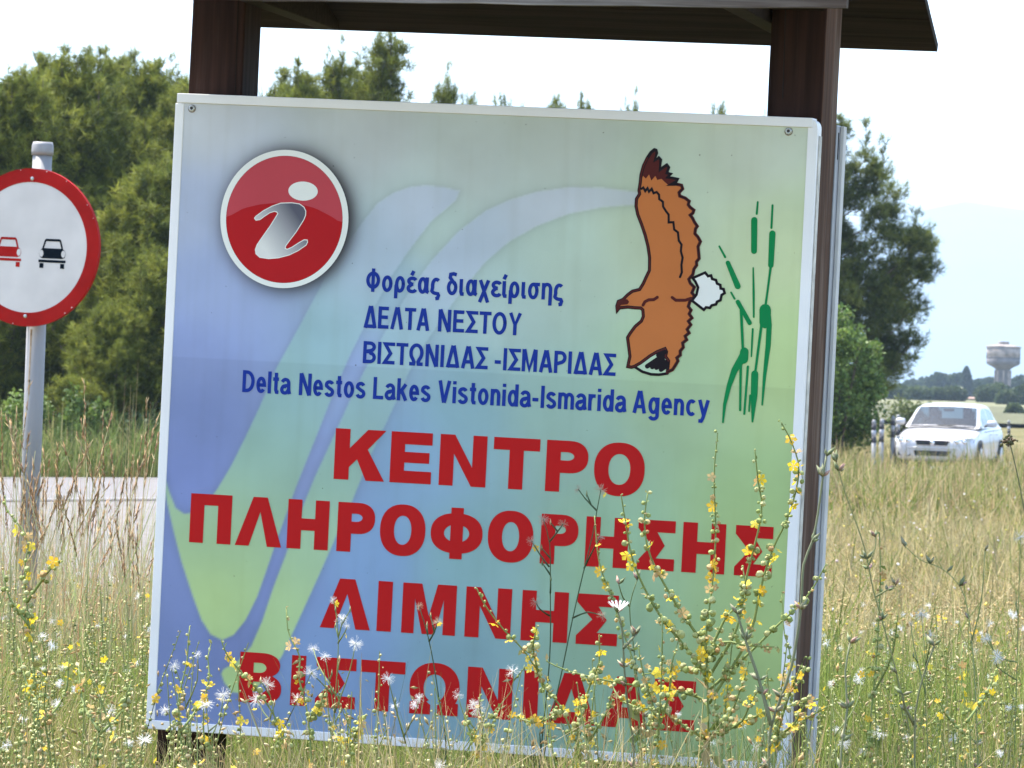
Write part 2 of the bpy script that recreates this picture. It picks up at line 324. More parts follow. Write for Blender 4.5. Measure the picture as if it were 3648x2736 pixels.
PLANTS = {
 'M1':[[[0.429,10.55,0.806],[0.424,10.538,0.901],[0.418,10.526,1.006],[0.413,10.514,1.072],[0.423,10.502,1.196],[0.425,10.49,1.292],[0.418,10.478,1.405],[0.422,10.466,1.495]],[[0.418,10.55,0.976],[0.403,10.525,1.017],[0.314,10.499,1.123],[0.26,10.474,1.223],[0.24,10.448,1.306],[0.228,10.423,1.364]],[[0.418,10.55,1.023],[0.406,10.543,1.063],[0.348,10.537,1.145],[0.295,10.53,1.236],[0.28,10.523,1.305],[0.285,10.517,1.367]],[[0.424,10.55,0.995],[0.475,10.528,1.093],[0.491,10.506,1.198],[0.517,10.484,1.332],[0.507,10.462,1.399],[0.497,10.44,1.465]],[[0.425,10.55,0.938],[0.5,10.53,1.076],[0.523,10.51,1.186],[0.543,10.491,1.262],[0.573,10.471,1.334],[0.589,10.451,1.42],[0.573,10.431,1.476],[0.548,10.411,1.521]],[[0.425,10.55,0.966],[0.522,10.544,1.063],[0.56,10.537,1.104],[0.61,10.531,1.154],[0.638,10.525,1.199],[0.654,10.519,1.233]],[[0.422,10.55,0.985],[0.406,10.595,1.005],[0.348,10.639,0.997],[0.293,10.684,0.987]],[[0.425,10.55,0.919],[0.411,10.569,0.946],[0.339,10.588,0.963],[0.237,10.608,0.972],[0.134,10.627,0.992],[0.089,10.646,1.01]],[[0.427,10.55,0.871],[0.492,10.578,0.9],[0.584,10.607,0.932],[0.653,10.635,0.949]],[[0.419,10.55,1.023],[0.447,10.52,1.066],[0.502,10.491,1.062],[0.558,10.461,1.063]],[[0.418,10.55,1.033],[0.456,10.554,1.119],[0.493,10.558,1.158],[0.486,10.562,1.22]],[[0.426,10.55,0.862],[0.377,10.526,0.89],[0.327,10.502,0.924],[0.289,10.479,0.929]]],
 'M2':[[[0.169,10.75,0.792],[0.147,10.738,0.858],[0.121,10.727,0.914],[0.091,10.715,0.948],[0.074,10.703,0.982],[0.04,10.692,1.03],[0.002,10.68,1.067],[-0.03,10.669,1.105],[-0.046,10.657,1.128],[-0.06,10.645,1.156]],[[0.087,10.75,0.944],[0.074,10.708,0.982],[0.061,10.666,1.035],[0.068,10.624,1.085]],[[0.164,10.75,0.801],[0.161,10.727,0.88],[0.184,10.704,0.965],[0.199,10.681,1.008],[0.197,10.659,1.067]],[[0.127,10.75,0.902],[0.075,10.818,0.871],[0.016,10.887,0.88]]],
 'M4':[[[0.295,10.7,0.79],[0.287,10.715,0.885],[0.279,10.73,0.961],[0.27,10.745,1.014],[0.251,10.76,1.065],[0.217,10.775,1.155],[0.194,10.79,1.217],[0.182,10.805,1.31]],[[0.283,10.7,0.915],[0.247,10.749,0.93],[0.218,10.798,0.974]]],
 'M3':[[[-0.393,10.7,0.769],[-0.401,10.714,0.856],[-0.411,10.727,0.907],[-0.427,10.741,0.957],[-0.425,10.755,0.994],[-0.441,10.769,1.024],[-0.454,10.782,1.051],[-0.459,10.796,1.097]],[[-0.403,10.7,0.869],[-0.378,10.651,0.897],[-0.368,10.602,0.938]]],
 'M5':[[[-0.429,10.6,0.775],[-0.461,10.59,0.869],[-0.504,10.58,0.934],[-0.521,10.57,0.954],[-0.546,10.559,0.981],[-0.566,10.549,1.005],[-0.579,10.539,1.035]]],
 'M6':[[[-0.654,10.6,0.768],[-0.668,10.608,0.89],[-0.663,10.616,0.94],[-0.654,10.624,0.981],[-0.653,10.633,1.024],[-0.651,10.641,1.059]],[[-0.661,10.6,0.843],[-0.636,10.637,0.88],[-0.62,10.674,0.917]]],
 'M7':[[[-0.596,10.5,0.777],[-0.609,10.523,0.85],[-0.61,10.545,0.919],[-0.603,10.568,0.962],[-0.609,10.591,0.997],[-0.604,10.613,1.027]]],
 'M8':[[[-1.092,12.0,0.843],[-1.115,12.02,1.004],[-1.128,12.041,1.111],[-1.123,12.061,1.17],[-1.143,12.081,1.208],[-1.179,12.101,1.246],[-1.187,12.122,1.281]],[[-1.116,12.0,1.037],[-1.067,11.934,1.106],[-1.03,11.868,1.142]],[[-1.11,12.0,0.983],[-1.159,12.017,1.046],[-1.179,12.034,1.11]]],
 'M9':[[[0.543,10.4,0.821],[0.567,10.411,0.97],[0.583,10.422,1.041],[0.569,10.433,1.09],[0.565,10.444,1.132],[0.562,10.455,1.176]],[[0.567,10.4,0.97],[0.603,10.401,1.0],[0.616,10.402,1.047]],[[0.553,10.4,0.876],[0.603,10.348,0.919],[0.654,10.297,0.956]]],
 'M10':[[[0.802,11.2,0.769],[0.804,11.198,0.869],[0.812,11.197,0.991],[0.815,11.195,1.092],[0.815,11.193,1.193],[0.81,11.192,1.283]],[[0.807,11.2,0.93],[0.84,11.134,1.015],[0.847,11.069,1.109]]],
 'M11':[[[-0.83,10.6,0.763],[-0.832,10.646,0.854],[-0.829,10.693,0.928],[-0.819,10.739,0.974]],[[-0.829,10.6,0.838],[-0.868,10.658,0.891],[-0.885,10.717,0.964]],[[-0.83,10.6,0.829],[-0.787,10.608,0.877],[-0.766,10.615,0.944]]],
 'M12':[[[-0.952,10.9,0.736],[-0.968,10.879,0.854],[-0.964,10.857,0.944],[-0.974,10.836,1.013]],[[-0.967,10.9,0.853],[-1.013,10.965,0.906],[-1.041,11.031,0.981]],[[-0.965,10.9,0.833],[-0.928,10.912,0.893],[-0.922,10.923,0.971]]],
 'M13':[[[0.968,10.7,0.812],[0.974,10.741,0.905],[0.96,10.782,0.999],[0.966,10.822,1.065]],[[0.968,10.7,0.907],[1.012,10.756,0.963],[1.035,10.811,1.009]],[[0.969,10.7,0.878],[0.922,10.701,0.925],[0.901,10.703,0.972]]],
 'C1':[[[0.088,11.35,0.743],[0.102,11.347,0.976],[0.099,11.343,1.122],[0.094,11.34,1.231],[0.078,11.336,1.286]],[[0.095,11.35,1.18],[0.072,11.358,1.209],[0.054,11.366,1.236]],[[0.094,11.35,1.236],[0.111,11.344,1.259],[0.122,11.339,1.276]],[[0.099,11.35,1.072],[0.076,11.323,1.088],[0.068,11.296,1.104]]],
 'C2':[[[0.094,11.3,0.747],[0.131,11.295,0.962],[0.149,11.29,1.068],[0.169,11.284,1.17],[0.187,11.279,1.254],[0.195,11.274,1.309],[0.202,11.269,1.354]],[[0.195,11.3,1.309],[0.17,11.325,1.333],[0.154,11.35,1.353]],[[0.149,11.3,1.071],[0.182,11.263,1.087],[0.212,11.227,1.081]],[[0.171,11.3,1.181],[0.188,11.264,1.221],[0.203,11.227,1.253]]],
 'C3':[[[-0.12,11.2,0.797],[-0.136,11.205,0.88],[-0.15,11.21,0.958],[-0.167,11.215,1.029],[-0.187,11.22,1.089]],[[-0.163,11.2,1.015],[-0.152,11.182,1.037],[-0.145,11.165,1.058]]],
 'C4':[[[-0.355,10.8,0.763],[-0.353,10.801,0.852],[-0.349,10.803,0.956],[-0.348,10.804,1.036],[-0.356,10.806,1.095],[-0.362,10.807,1.115]],[[-0.348,10.8,1.039],[-0.342,10.797,1.064],[-0.342,10.794,1.075]],[[-0.349,10.8,1.025],[-0.334,10.784,1.05],[-0.329,10.769,1.064]],[[-0.351,10.8,0.918],[-0.388,10.85,0.972],[-0.404,10.899,1.008]],[[-0.351,10.8,0.879],[-0.321,10.77,0.969],[-0.31,10.739,1.029]]],
 'C5':[[[-0.645,10.7,0.761],[-0.653,10.694,0.866],[-0.668,10.688,0.934],[-0.684,10.683,0.974]],[[-0.659,10.7,0.885],[-0.634,10.67,0.945],[-0.633,10.641,1.0]]],
 'C6':[[[-0.334,10.9,0.756],[-0.352,10.909,0.852],[-0.368,10.918,0.939],[-0.379,10.927,0.991]],[[-0.36,10.9,0.911],[-0.388,10.878,0.941],[-0.407,10.855,0.958]]],
 'C7':[[[-0.449,10.6,0.775],[-0.459,10.59,0.831],[-0.471,10.581,0.898],[-0.484,10.571,0.948]],[[-0.465,10.6,0.859],[-0.491,10.625,0.885],[-0.508,10.649,0.912]]],
 'C8':[[[-0.585,10.4,0.785],[-0.591,10.382,0.86],[-0.597,10.364,0.917]],[[-0.59,10.4,0.84],[-0.57,10.406,0.887],[-0.565,10.412,0.934]]],
 'C9':[[[-0.183,10.7,0.775],[-0.194,10.727,0.811],[-0.211,10.754,0.867],[-0.225,10.781,0.899]],[[-0.202,10.7,0.841],[-0.181,10.66,0.888],[-0.171,10.62,0.926]],[[-0.198,10.7,0.827],[-0.22,10.656,0.901],[-0.237,10.612,0.966]]],
 'C10':[[[-0.093,10.9,0.763],[-0.051,10.882,0.844],[0.017,10.864,0.93],[0.021,10.846,0.975]],[[-0.042,10.9,0.852],[-0.048,10.927,0.865],[-0.053,10.953,0.888]],[[-0.051,10.9,0.842],[-0.082,10.912,0.88],[-0.093,10.923,0.918]]],
 'C11':[[[1.12,11.2,0.779],[1.118,11.182,0.941],[1.115,11.165,1.143],[1.113,11.147,1.284]],[[1.119,11.2,1.01],[1.08,11.183,1.02],[1.047,11.166,1.06]],[[1.121,11.2,0.97],[1.073,11.168,1.0],[1.069,11.136,1.024]]],
 'C12':[[[0.966,11.6,0.744],[0.957,11.597,0.869],[0.951,11.595,0.994],[0.939,11.592,1.09]],[[0.953,11.6,0.973],[0.957,11.554,1.017],[0.955,11.509,1.045]],[[0.956,11.6,0.91],[0.928,11.62,1.013],[0.92,11.639,1.068]]],
 'C13':[[[0.712,10.9,0.789],[0.706,10.94,0.903],[0.701,10.979,0.96]],[[0.707,10.9,0.856],[0.755,10.945,0.924],[0.767,10.991,0.991]]],
 'K1':[[[0.276,10.6,0.797],[0.272,10.605,0.858],[0.259,10.609,0.929],[0.25,10.614,1.003],[0.244,10.619,1.076],[0.234,10.623,1.117]],[[0.247,10.6,1.044],[0.264,10.623,1.062],[0.274,10.646,1.071]]],
 'K6':[[[0.327,11.0,0.769],[0.312,10.987,0.843],[0.295,10.974,0.914],[0.283,10.961,0.985],[0.273,10.949,1.055],[0.265,10.936,1.116],[0.279,10.923,1.173]],[[0.267,11.0,1.113],[0.251,10.983,1.133],[0.241,10.966,1.161]]],
 'K2':[[[0.502,9.6,0.879],[0.505,9.609,0.958],[0.539,9.619,1.067],[0.554,9.628,1.175],[0.557,9.637,1.259],[0.573,9.647,1.303],[0.583,9.656,1.361],[0.59,9.665,1.425],[0.596,9.675,1.464]],[[0.504,9.6,0.959],[0.48,9.615,1.041],[0.461,9.629,1.092],[0.436,9.644,1.164]]],
 'K3':[[[0.882,11.0,0.787],[0.869,10.999,0.884],[0.835,10.997,1.012],[0.807,10.996,1.101],[0.788,10.994,1.16],[0.776,10.993,1.209],[0.765,10.991,1.253],[0.749,10.99,1.297],[0.729,10.989,1.346],[0.711,10.987,1.395],[0.698,10.986,1.439]],[[0.791,11.0,1.15],[0.818,11.035,1.164],[0.84,11.071,1.173]],[[0.774,11.0,1.213],[0.788,11.01,1.253],[0.79,11.019,1.278]]],
 'K4':[[[0.649,9.8,0.869],[0.652,9.813,0.92],[0.66,9.825,0.981],[0.655,9.838,1.051],[0.663,9.851,1.105]]],
 'K5':[[[0.798,9.9,0.866],[0.796,9.889,0.973],[0.808,9.878,1.045],[0.826,9.867,1.104]],[[0.798,9.9,0.945],[0.775,9.875,0.982],[0.767,9.851,1.01]]],
 'K7':[[[1.059,11.4,0.762],[1.054,11.399,0.864],[1.039,11.397,1.028],[1.019,11.396,1.14],[0.992,11.395,1.181],[0.961,11.394,1.205],[0.919,11.392,1.219],[0.882,11.391,1.249]],[[1.036,11.4,1.038],[1.053,11.371,1.132],[1.055,11.342,1.246]]],
 'U1':[[[1.311,12.5,0.867],[1.286,12.499,1.148],[1.254,12.498,1.316],[1.238,12.497,1.389],[1.223,12.496,1.446],[1.213,12.495,1.482]]],
}

# ------------------------------------------------------------------ ground, road, fields, hills
def ground_mat():
    m, n, l, p = new_mat('dry meadow soil')
    p.inputs['Roughness'].default_value = 0.95; p.inputs['Specular IOR Level'].default_value = 0.1
    tc = n.new('ShaderNodeTexCoord')
    def noise(s, d=6):
        z = n.new('ShaderNodeTexNoise'); z.inputs['Scale'].default_value = s; z.inputs['Detail'].default_value = d
        l.new(tc.outputs['Object'], z.inputs['Vector']); return z
    a, b = noise(0.35), noise(9.0, 8)
    r1 = n.new('ShaderNodeValToRGB'); e = r1.color_ramp.elements
    e[0].position, e[0].color = 0.35, (0.10, 0.115, 0.035, 1); e[1].position, e[1].color = 0.65, (0.30, 0.24, 0.11, 1)
    r2 = n.new('ShaderNodeValToRGB'); e = r2.color_ramp.elements
    e[0].position, e[0].color = 0.3, (0.35, 0.35, 0.35, 1); e[1].position, e[1].color = 0.75, (1.0, 0.97, 0.9, 1)
    mx = n.new('ShaderNodeMix'); mx.data_type = 'RGBA'; mx.blend_type = 'MULTIPLY'; mx.inputs[0].default_value = 1.0
    l.new(a.outputs[0], r1.inputs[0]); l.new(b.outputs[0], r2.inputs[0])
    l.new(r1.outputs[0], mx.inputs[6]); l.new(r2.outputs[0], mx.inputs[7]); l.new(mx.outputs[2], p.inputs['Base Color'])
    bp = n.new('ShaderNodeBump'); bp.inputs['Strength'].default_value = 0.6; bp.inputs['Distance'].default_value = 0.05
    l.new(b.outputs[0], bp.inputs['Height']); l.new(bp.outputs[0], p.inputs['Normal'])
    return m

def grid_axis(marks):
    out = []
    for (a, b, n) in marks: out += list(np.linspace(a, b, n, endpoint=False))
    return np.array(out + [marks[-1][1]])
gx = grid_axis([(-18000, -900, 12), (-900, -60, 10), (-60, -12, 12), (-12, 12, 48), (12, 60, 12), (60, 900, 10), (900, 18000, 12)])
gy = grid_axis([(-60, 4, 8), (4, 34, 60), (34, 120, 20), (120, 1000, 30), (1000, 18000, 14)])
GX, GY = np.meshgrid(gx, gy)
Vg = np.stack([GX, GY, gz(GX, GY)], -1).reshape(-1, 3)
nx, ny = len(gx), len(gy)
ii, jj = np.meshgrid(np.arange(nx - 1), np.arange(ny - 1))
b = (jj * nx + ii).ravel()
struct(mk('ground', Vg, np.stack([b, b + 1, b + nx + 1, b + nx], -1), ground_mat(), smooth=True))

ROAD_L = catmull([(-31, 0, 0), (-29, 22, 0), (-23, 44, 0), (-14, 62, 0), (-7.4, 73.4, 0), (-3.6, 79.5, 0), (1.4, 88, 0), (4.5, 99, 0), (7.5, 110, 0), (12.4, 128, 0), (19, 165, 0), (27, 225, 0), (41, 340, 0), (60, 500, 0)], 4.0)
def side(path, d):
    out = []
    for i, p in enumerate(path):
        t = path[min(i + 1, len(path) - 1)] - path[max(i - 1, 0)]; t = t / np.linalg.norm(t)
        out.append((p[0] + t[1] * d, p[1] - t[0] * d))
    return out
def strip(name, d0, d1, z, m, a=0, b_=None):
    path = ROAD_L[a:b_]
    A, B = side(path, d0), side(path, d1)
    V = [(x, y, float(gz(x, y)) + z) for x, y in A] + [(x, y, float(gz(x, y)) + z) for x, y in B]
    k = len(A)
    return struct(mk(name, V, [(i, k + i, k + i + 1, i + 1) for i in range(k - 1)], m))
asphalt = mat('worn pale asphalt', (0.175, 0.162, 0.156), 0.9, var=0.10, scale=3.0, spec=0.15)
gravelm = mat('pale trodden gravel', (0.185, 0.169, 0.158), 0.95, var=0.14, scale=5.0, spec=0.1)
white_line = mat('road paint', (0.34, 0.33, 0.32), 0.8, var=0.08, scale=6)
ROAD_W = 7.8
strip('road', 0.0, ROAD_W, 0.024, asphalt)
strip('painted_edge_line', 0.3, 0.42, 0.030, white_line)
strip('painted_edge_line', ROAD_W - 0.42, ROAD_W - 0.3, 0.030, white_line)
LAY_BY = [(-40, 26), (-9, 29.5), (-4.5, 31), (-1.5, 34), (0.0, 44), (0.4, 56), (1.5, 70), (0.5, 80), (-6, 74), (-20, 56), (-40, 46)]
struct(mk('lay_by', [(x, y, 0.012) for x, y in LAY_BY], [tuple(range(len(LAY_BY)))], gravelm))
ROAD_POLY = side(ROAD_L, -0.1) + side(ROAD_L, ROAD_W + 0.3)[::-1]
def paved(px, py):
    return in_poly(px, py, ROAD_POLY) | in_poly(px, py, LAY_BY)

# far fields lying between the road and the distant wood
def field(name, x0, x1, y0, y1, m, h=0.12):
    xs, ys = np.linspace(x0, x1, 12), np.linspace(y0, y1, 14)
    A, B = np.meshgrid(xs, ys); V = np.stack([A, B, gz(A, B) + h], -1).reshape(-1, 3)
    i, j = np.meshgrid(np.arange(11), np.arange(13)); q = (j * 12 + i).ravel()
    return struct(mk(name, V, np.stack([q, q + 1, q + 13, q + 12], -1), m))
crop_green = mat('irrigated crop', (0.115, 0.112, 0.055), 0.9, var=0.3, scale=0.6, spec=0.1)
crop_dry = mat('stubble', (0.17, 0.165, 0.085), 0.95, var=0.15, scale=0.4, spec=0.1)
crop_red = mat('ploughed reddish earth', (0.30, 0.20, 0.145), 0.95, var=0.12, scale=0.5, spec=0.1)
field('green_crop_field', -260, 420, 290, 520, crop_green, 0.25)
field('stubble_field', -260, 420, 540, 690, crop_dry, 0.15)
field('ploughed_field', -260, 92, 720, 880, crop_red, 0.25)
field('green_crop_field', 96, 520, 720, 880, crop_green, 0.35)

def hills(name, dist, tops, m):
    """a range of hills: ridge heights above points along x, real depth front to back"""
    xs = np.linspace(-13000, 13000, 240)
    tx, tz = zip(*tops)
    h = np.interp(xs, tx, tz) + 22 * np.sin(xs / 360) + 12 * np.sin(xs / 133 + 1)
    V, k = [], 9
    for j in range(k):
        t = j / (k - 1)
        for x, hh in zip(xs, h):
            V.append((x, dist + (t - .5) * 3400 + 120 * math.sin(x / 410 + j), max(-2, (hh + 18 * math.sin(x / 220 + j * 2)) * math.sin(math.pi * t) ** 0.8 - 2)))
    n = len(xs)
    F = [(j * n + i, j * n + i + 1, (j + 1) * n + i + 1, (j + 1) * n + i) for j in range(k - 1) for i in range(n - 1)]
    return struct(mk(name, V, F, m, smooth=True))
hills('hills', 15500, [(-13000, 240), (-6000, 180), (-2200, 260), (-500, 150), (450, 260), (950, 480), (1350, 610), (1750, 570), (2600, 640), (5200, 350), (13000, 220)],
      mat('far wooded slope', (0.06, 0.075, 0.045), 0.95, var=0.3, scale=0.004, spec=0.1))

# ------------------------------------------------------------------ the information board
BX = Matrix(((0.97170351, 0.23556293, 0.01738934), (-0.23533479, 0.97181064, -0.01419935), (-0.02024398, 0.00970525, 0.99974796)))
BC = Vector((-0.0795349, 12.0, 1.4753496))
BW, BH = 1.5448, 1.5085
base_pt = BC + BX @ Vector((0, 0.15, -1.06))
kiosk = thing('information_sign', 'roofed timber information board with red Greek lettering, a brown eagle and a white frame', 'sign', base_pt, BX.to_euler())
def K(p):      # board coordinates (origin panel centre) -> local to the sign's base
    return Vector((p[0], p[1] - 0.15, p[2] + 1.06))
def kbox(name, lo, hi, m, bev=0.004, parent=None, mtx=None):
    o = MB().box(K(lo), K(hi), mtx).make(name, m, parent or kiosk, bevel=bev)
    return o

def wood(name, c_dark, c_light, c_worn, worn, along='Z', rough=0.75):
    m, n, l, p = new_mat(name)
    p.inputs['Roughness'].default_value = rough; p.inputs['Specular IOR Level'].default_value = 0.1
    tc = n.new('ShaderNodeTexCoord')
    def nz(sc, scale, det=8):
        mp = n.new('ShaderNodeMapping'); mp.inputs['Scale'].default_value = sc
        z = n.new('ShaderNodeTexNoise'); z.inputs['Scale'].default_value = scale; z.inputs['Detail'].default_value = det
        l.new(tc.outputs['Object'], mp.inputs[0]); l.new(mp.outputs[0], z.inputs['Vector']); return z
    st = {'Z': (1, 1, 0.03), 'X': (0.03, 1, 1), 'Y': (1, 0.03, 1)}[along]
    g, w, f = nz(st, 60), nz(tuple(q * (3 if q < 1 else 1) for q in st), 14), nz(st, 220)
    r = n.new('ShaderNodeValToRGB'); e = r.color_ramp.elements
    e[0].position, e[0].color = 0.32, (*c_dark, 1); e[1].position, e[1].color = 0.7, (*c_light, 1)
    r2 = n.new('ShaderNodeValToRGB'); e = r2.color_ramp.elements
    e[0].position, e[0].color = worn, (0, 0, 0, 1); e[1].position, e[1].color = worn + 0.16, (1, 1, 1, 1)
    mu = n.new('ShaderNodeMath'); mu.operation = 'MULTIPLY'
    mx = n.new('ShaderNodeMix'); mx.data_type = 'RGBA'; mx.inputs[7].default_value = (*c_worn, 1)
    l.new(g.outputs[0], r.inputs[0]); l.new(w.outputs[0], r2.inputs[0])
    l.new(r2.outputs[0], mu.inputs[0]); l.new(f.outputs[0], mu.inputs[1])
    l.new(mu.outputs[0], mx.inputs[0]); l.new(r.outputs[0], mx.inputs[6]); l.new(mx.outputs[2], p.inputs['Base Color'])
    bp = n.new('ShaderNodeBump'); bp.inputs['Strength'].default_value = 0.5; bp.inputs['Distance'].default_value = 0.004
    l.new(g.outputs[0], bp.inputs['Height']); l.new(bp.outputs[0], p.inputs['Normal'])
    return m
wood_post = wood('brown stained timber', (0.016, 0.008, 0.006), (0.044, 0.021, 0.015), (0.15, 0.11, 0.09), 0.58)
wood_pale_side = wood('paler brown side of the post', (0.052, 0.026, 0.015), (0.108, 0.056, 0.034), (0.32, 0.24, 0.185), 0.50)  # paler brown timber with more worn streaks, for the twisted post's right face
wood_roof = wood('dark stained roof boards', (0.014, 0.009, 0.006), (0.030, 0.019, 0.014), (0.08, 0.06, 0.05), 0.68, 'X')
wood_grey = wood('weathered grey board', (0.030, 0.021, 0.016), (0.095, 0.070, 0.054), (0.36, 0.32, 0.28), 0.48, 'X')
wood_batten = wood('grey brown batten', (0.10, 0.08, 0.06), (0.18, 0.15, 0.115), (0.3, 0.27, 0.23), 0.6)
white_alu = mat('white coated aluminium', (0.83, 0.79, 0.75), 0.38, var=0.035, scale=5, spec=0.5)
cream_edge = mat('yellowed edge of profile', (0.56, 0.52, 0.45), 0.5, var=0.2, scale=30)
grey_alu = mat('bare aluminium channel', (0.42, 0.43, 0.46), 0.45, metal=0.6, var=0.15, scale=12, stretch=(1, 1, .1))
screw_m = mat('zinc screw', (0.55, 0.55, 0.52), 0.35, metal=0.8, var=0.2, scale=60)
rust_m = mat('rusty washer', (0.26, 0.20, 0.15), 0.8, var=0.3, scale=80)

# posts (the right one is a little twisted), battens behind the panel
def post(xc, twist):
    m = MB()
    mt = Matrix.Translation(K((xc, 0.15, 0))) @ Matrix.Rotation(R(twist), 4, 'Z')
    w, d = 0.0665, 0.07
    # four sides cut with slight waviness so that the edges are not ruler straight
    zs = np.linspace(-1.28, 1.06, 22)
    V, F = [], []
    for z in zs:
        for sx, sy in ((-1, -1), (1, -1), (1, 1), (-1, 1)):
            ch = 0.0
            V.append(mt @ Vector((sx * (w + prnd.uniform(-.0012, .0012)), sy * (d + prnd.uniform(-.001, .001)), 0)) + Vector((0, 0, z)))
    n = len(zs)
    for i in range(n - 1):
        for k in range(4):
            F.append((i * 4 + k, i * 4 + (k + 1) % 4, (i + 1) * 4 + (k + 1) % 4, (i + 1) * 4 + k))
    F += [(3, 2, 1, 0), tuple(range((n - 1) * 4, n * 4))]
    m.add(V, F)
    o = m.make('post', wood_post, kiosk, bevel=0.005)
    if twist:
        o.data.materials.append(wood_pale_side)
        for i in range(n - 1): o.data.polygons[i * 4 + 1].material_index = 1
    return o
post(-0.702, 0.0)
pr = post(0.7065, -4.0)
for xc in (-0.70, 0.72):
    kbox('batten', (xc - 0.04, 0.052, -0.72), (xc + 0.04, 0.0785, 0.735), wood_batten, 0.002)
for x, z0, z1 in ((-0.655, -0.9, 1.02), (0.668, 0.80, 1.02)):       # drying cracks: thin dark splits
    MB().tube([K((x + 0.006 * math.sin(z * 3), 0.0790, z)) for z in np.linspace(z0, z1, 14)], 0.0016, 4).make('crack', mat('split in the wood', (0.012, 0.007, 0.005), 0.9), kiosk)

# frame strips
fw = 0.0222
hx, hz = BW / 2, BH / 2
kbox('frame_strip', (-hx + 0.004, -0.0045, hz - fw), (hx - 0.012, 0.052, hz), white_alu, 0.0015)
kbox('frame_strip', (-hx, -0.002, -hz + fw), (-hx + fw, 0.050, hz - fw - 0.0008), white_alu, 0.002)
kbox('frame_strip', (-hx, -0.0032, -hz), (hx, 0.051, -hz + fw - 0.0006), white_alu, 0.002)
# right strip with a rounded upper corner and a yellowed side
V = []
prof = [(hx - fw, -hz + fw), (hx, -hz + fw)] + [(hx - 0.03 * (1 - math.cos(t)) ** 1.0 * .45, hz - fw - 0.002 + 0.020 * math.sin(t)) for t in np.linspace(0, math.pi / 2, 6)] + [(hx - fw, hz - fw - 0.001)]
for y in (-0.002, 0.050):
    V += [K((x, y, z)) for x, z in prof]
k = len(prof)
mk('frame_strip', V, [tuple(range(k)), tuple(range(k, 2 * k))[::-1]] + [(i, k + i, k + (i + 1) % k, (i + 1) % k) for i in range(k)], white_alu, kiosk)
kbox('frame_edge', (hx + 0.0004, 0.018, -hz + 0.01), (hx + 0.0022, 0.049, hz - 0.04), cream_edge, 0.0)

dull_alu = mat('dulled white profile', (0.56, 0.54, 0.51), 0.55, var=0.08, scale=9, spec=0.2)
# rear panel on the back of the posts
kbox('rear_panel', (-hx - 0.004, 0.224, -hz - 0.02), (hx + 0.006, 0.285, hz - 0.005), grey_alu, 0.002)
kbox('rear_frame_strip', (hx + 0.0064, 0.262, -hz - 0.03), (hx + 0.0150, 0.300, hz - 0.006), dull_alu, 0.0015)
kbox('rear_frame_strip', (-hx - 0.02, 0.262, -hz - 0.03), (-hx - 0.0044, 0.300, hz - 0.006), white_alu, 0.0015)
kbox('rear_slot', (hx + 0.0062, 0.238, hz - 0.085), (hx + 0.0072, 0.246, hz - 0.022), mat('dark slot', (0.02, 0.02, 0.02), 0.8), 0.0)
kbox('rear_sheet', (-hx - 0.0035, 0.2855, -hz - 0.018), (hx + 0.0055, 0.289, hz - 0.008), white_alu, 0.0)

# roof: fascia, planks on both slopes, cross beams with braces
XE = 0.906
eave_tilt = Matrix.Translation(K((0, 0, 0.985))) @ Matrix.Rotation(R(-1.15), 4, 'Y') @ Matrix.Translation(-K((0, 0, 0.985)))
def plank(name, x0, x1, yA, zA, yB, zB, th, m, tilt=None, jag=0.002):
    """a board lying along x between two lines (yA,zA) and (yB,zB)"""
    d = Vector((0, yB - yA, zB - zA)); nrm = Vector((0, -d.z, d.y)).normalized() * th
    xs = np.linspace(x0, x1, 16); V, F = [], []
    for x in xs:
        j = prnd.uniform(-jag, jag)
        q = [Vector((x, yA, zA + j)), Vector((x, yB, zB)), Vector((x, yB, zB)) + nrm, Vector((x, yA, zA + j)) + nrm]
        q = [K(p) for p in q]
        if tilt is not None: q = [tilt @ p for p in q]
        V += q
    n = len(xs)
    for i in range(n - 1):
        for k in range(4):
            F.append((i * 4 + k, (i + 1) * 4 + k, (i + 1) * 4 + (k + 1) % 4, i * 4 + (k + 1) % 4))
    F += [(0, 1, 2, 3), tuple(range((n - 1) * 4, n * 4))[::-1]]
    return mk(name, V, F, m, kiosk)
plank('fascia_board', -XE, XE, -0.43, 0.962, -0.43, 1.105, 0.024, wood_grey, eave_tilt)
RY, RZ = 0.15, 1.235
for k in range(4):
    a, b2 = k / 4, (k + 1) / 4
    ya, yb = -0.403 + (RY + 0.403) * a, -0.403 + (RY + 0.403) * b2 - 0.003
    za, zb = 1.0 + (RZ - 1.0) * a, 1.0 + (RZ - 1.0) * b2 - 0.001
    plank('roof_plank', -XE, XE, ya, za, yb, zb, 0.02, wood_roof, None, 0.001)
    ya, yb = 0.73 + (RY - 0.73) * a, 0.73 + (RY - 0.73) * b2 + 0.003
    za, zb = 0.957 + (RZ - 0.957) * a, 0.957 + (RZ - 0.957) * b2 - 0.001
    plank('roof_plank', -XE, XE + 0.018, yb, zb, ya, za, 0.02, wood_roof, None, 0.0015)
kbox('ridge_beam', (-XE + 0.01, RY - 0.03, RZ - 0.09), (XE - 0.01, RY + 0.03, RZ - 0.012), wood_roof)
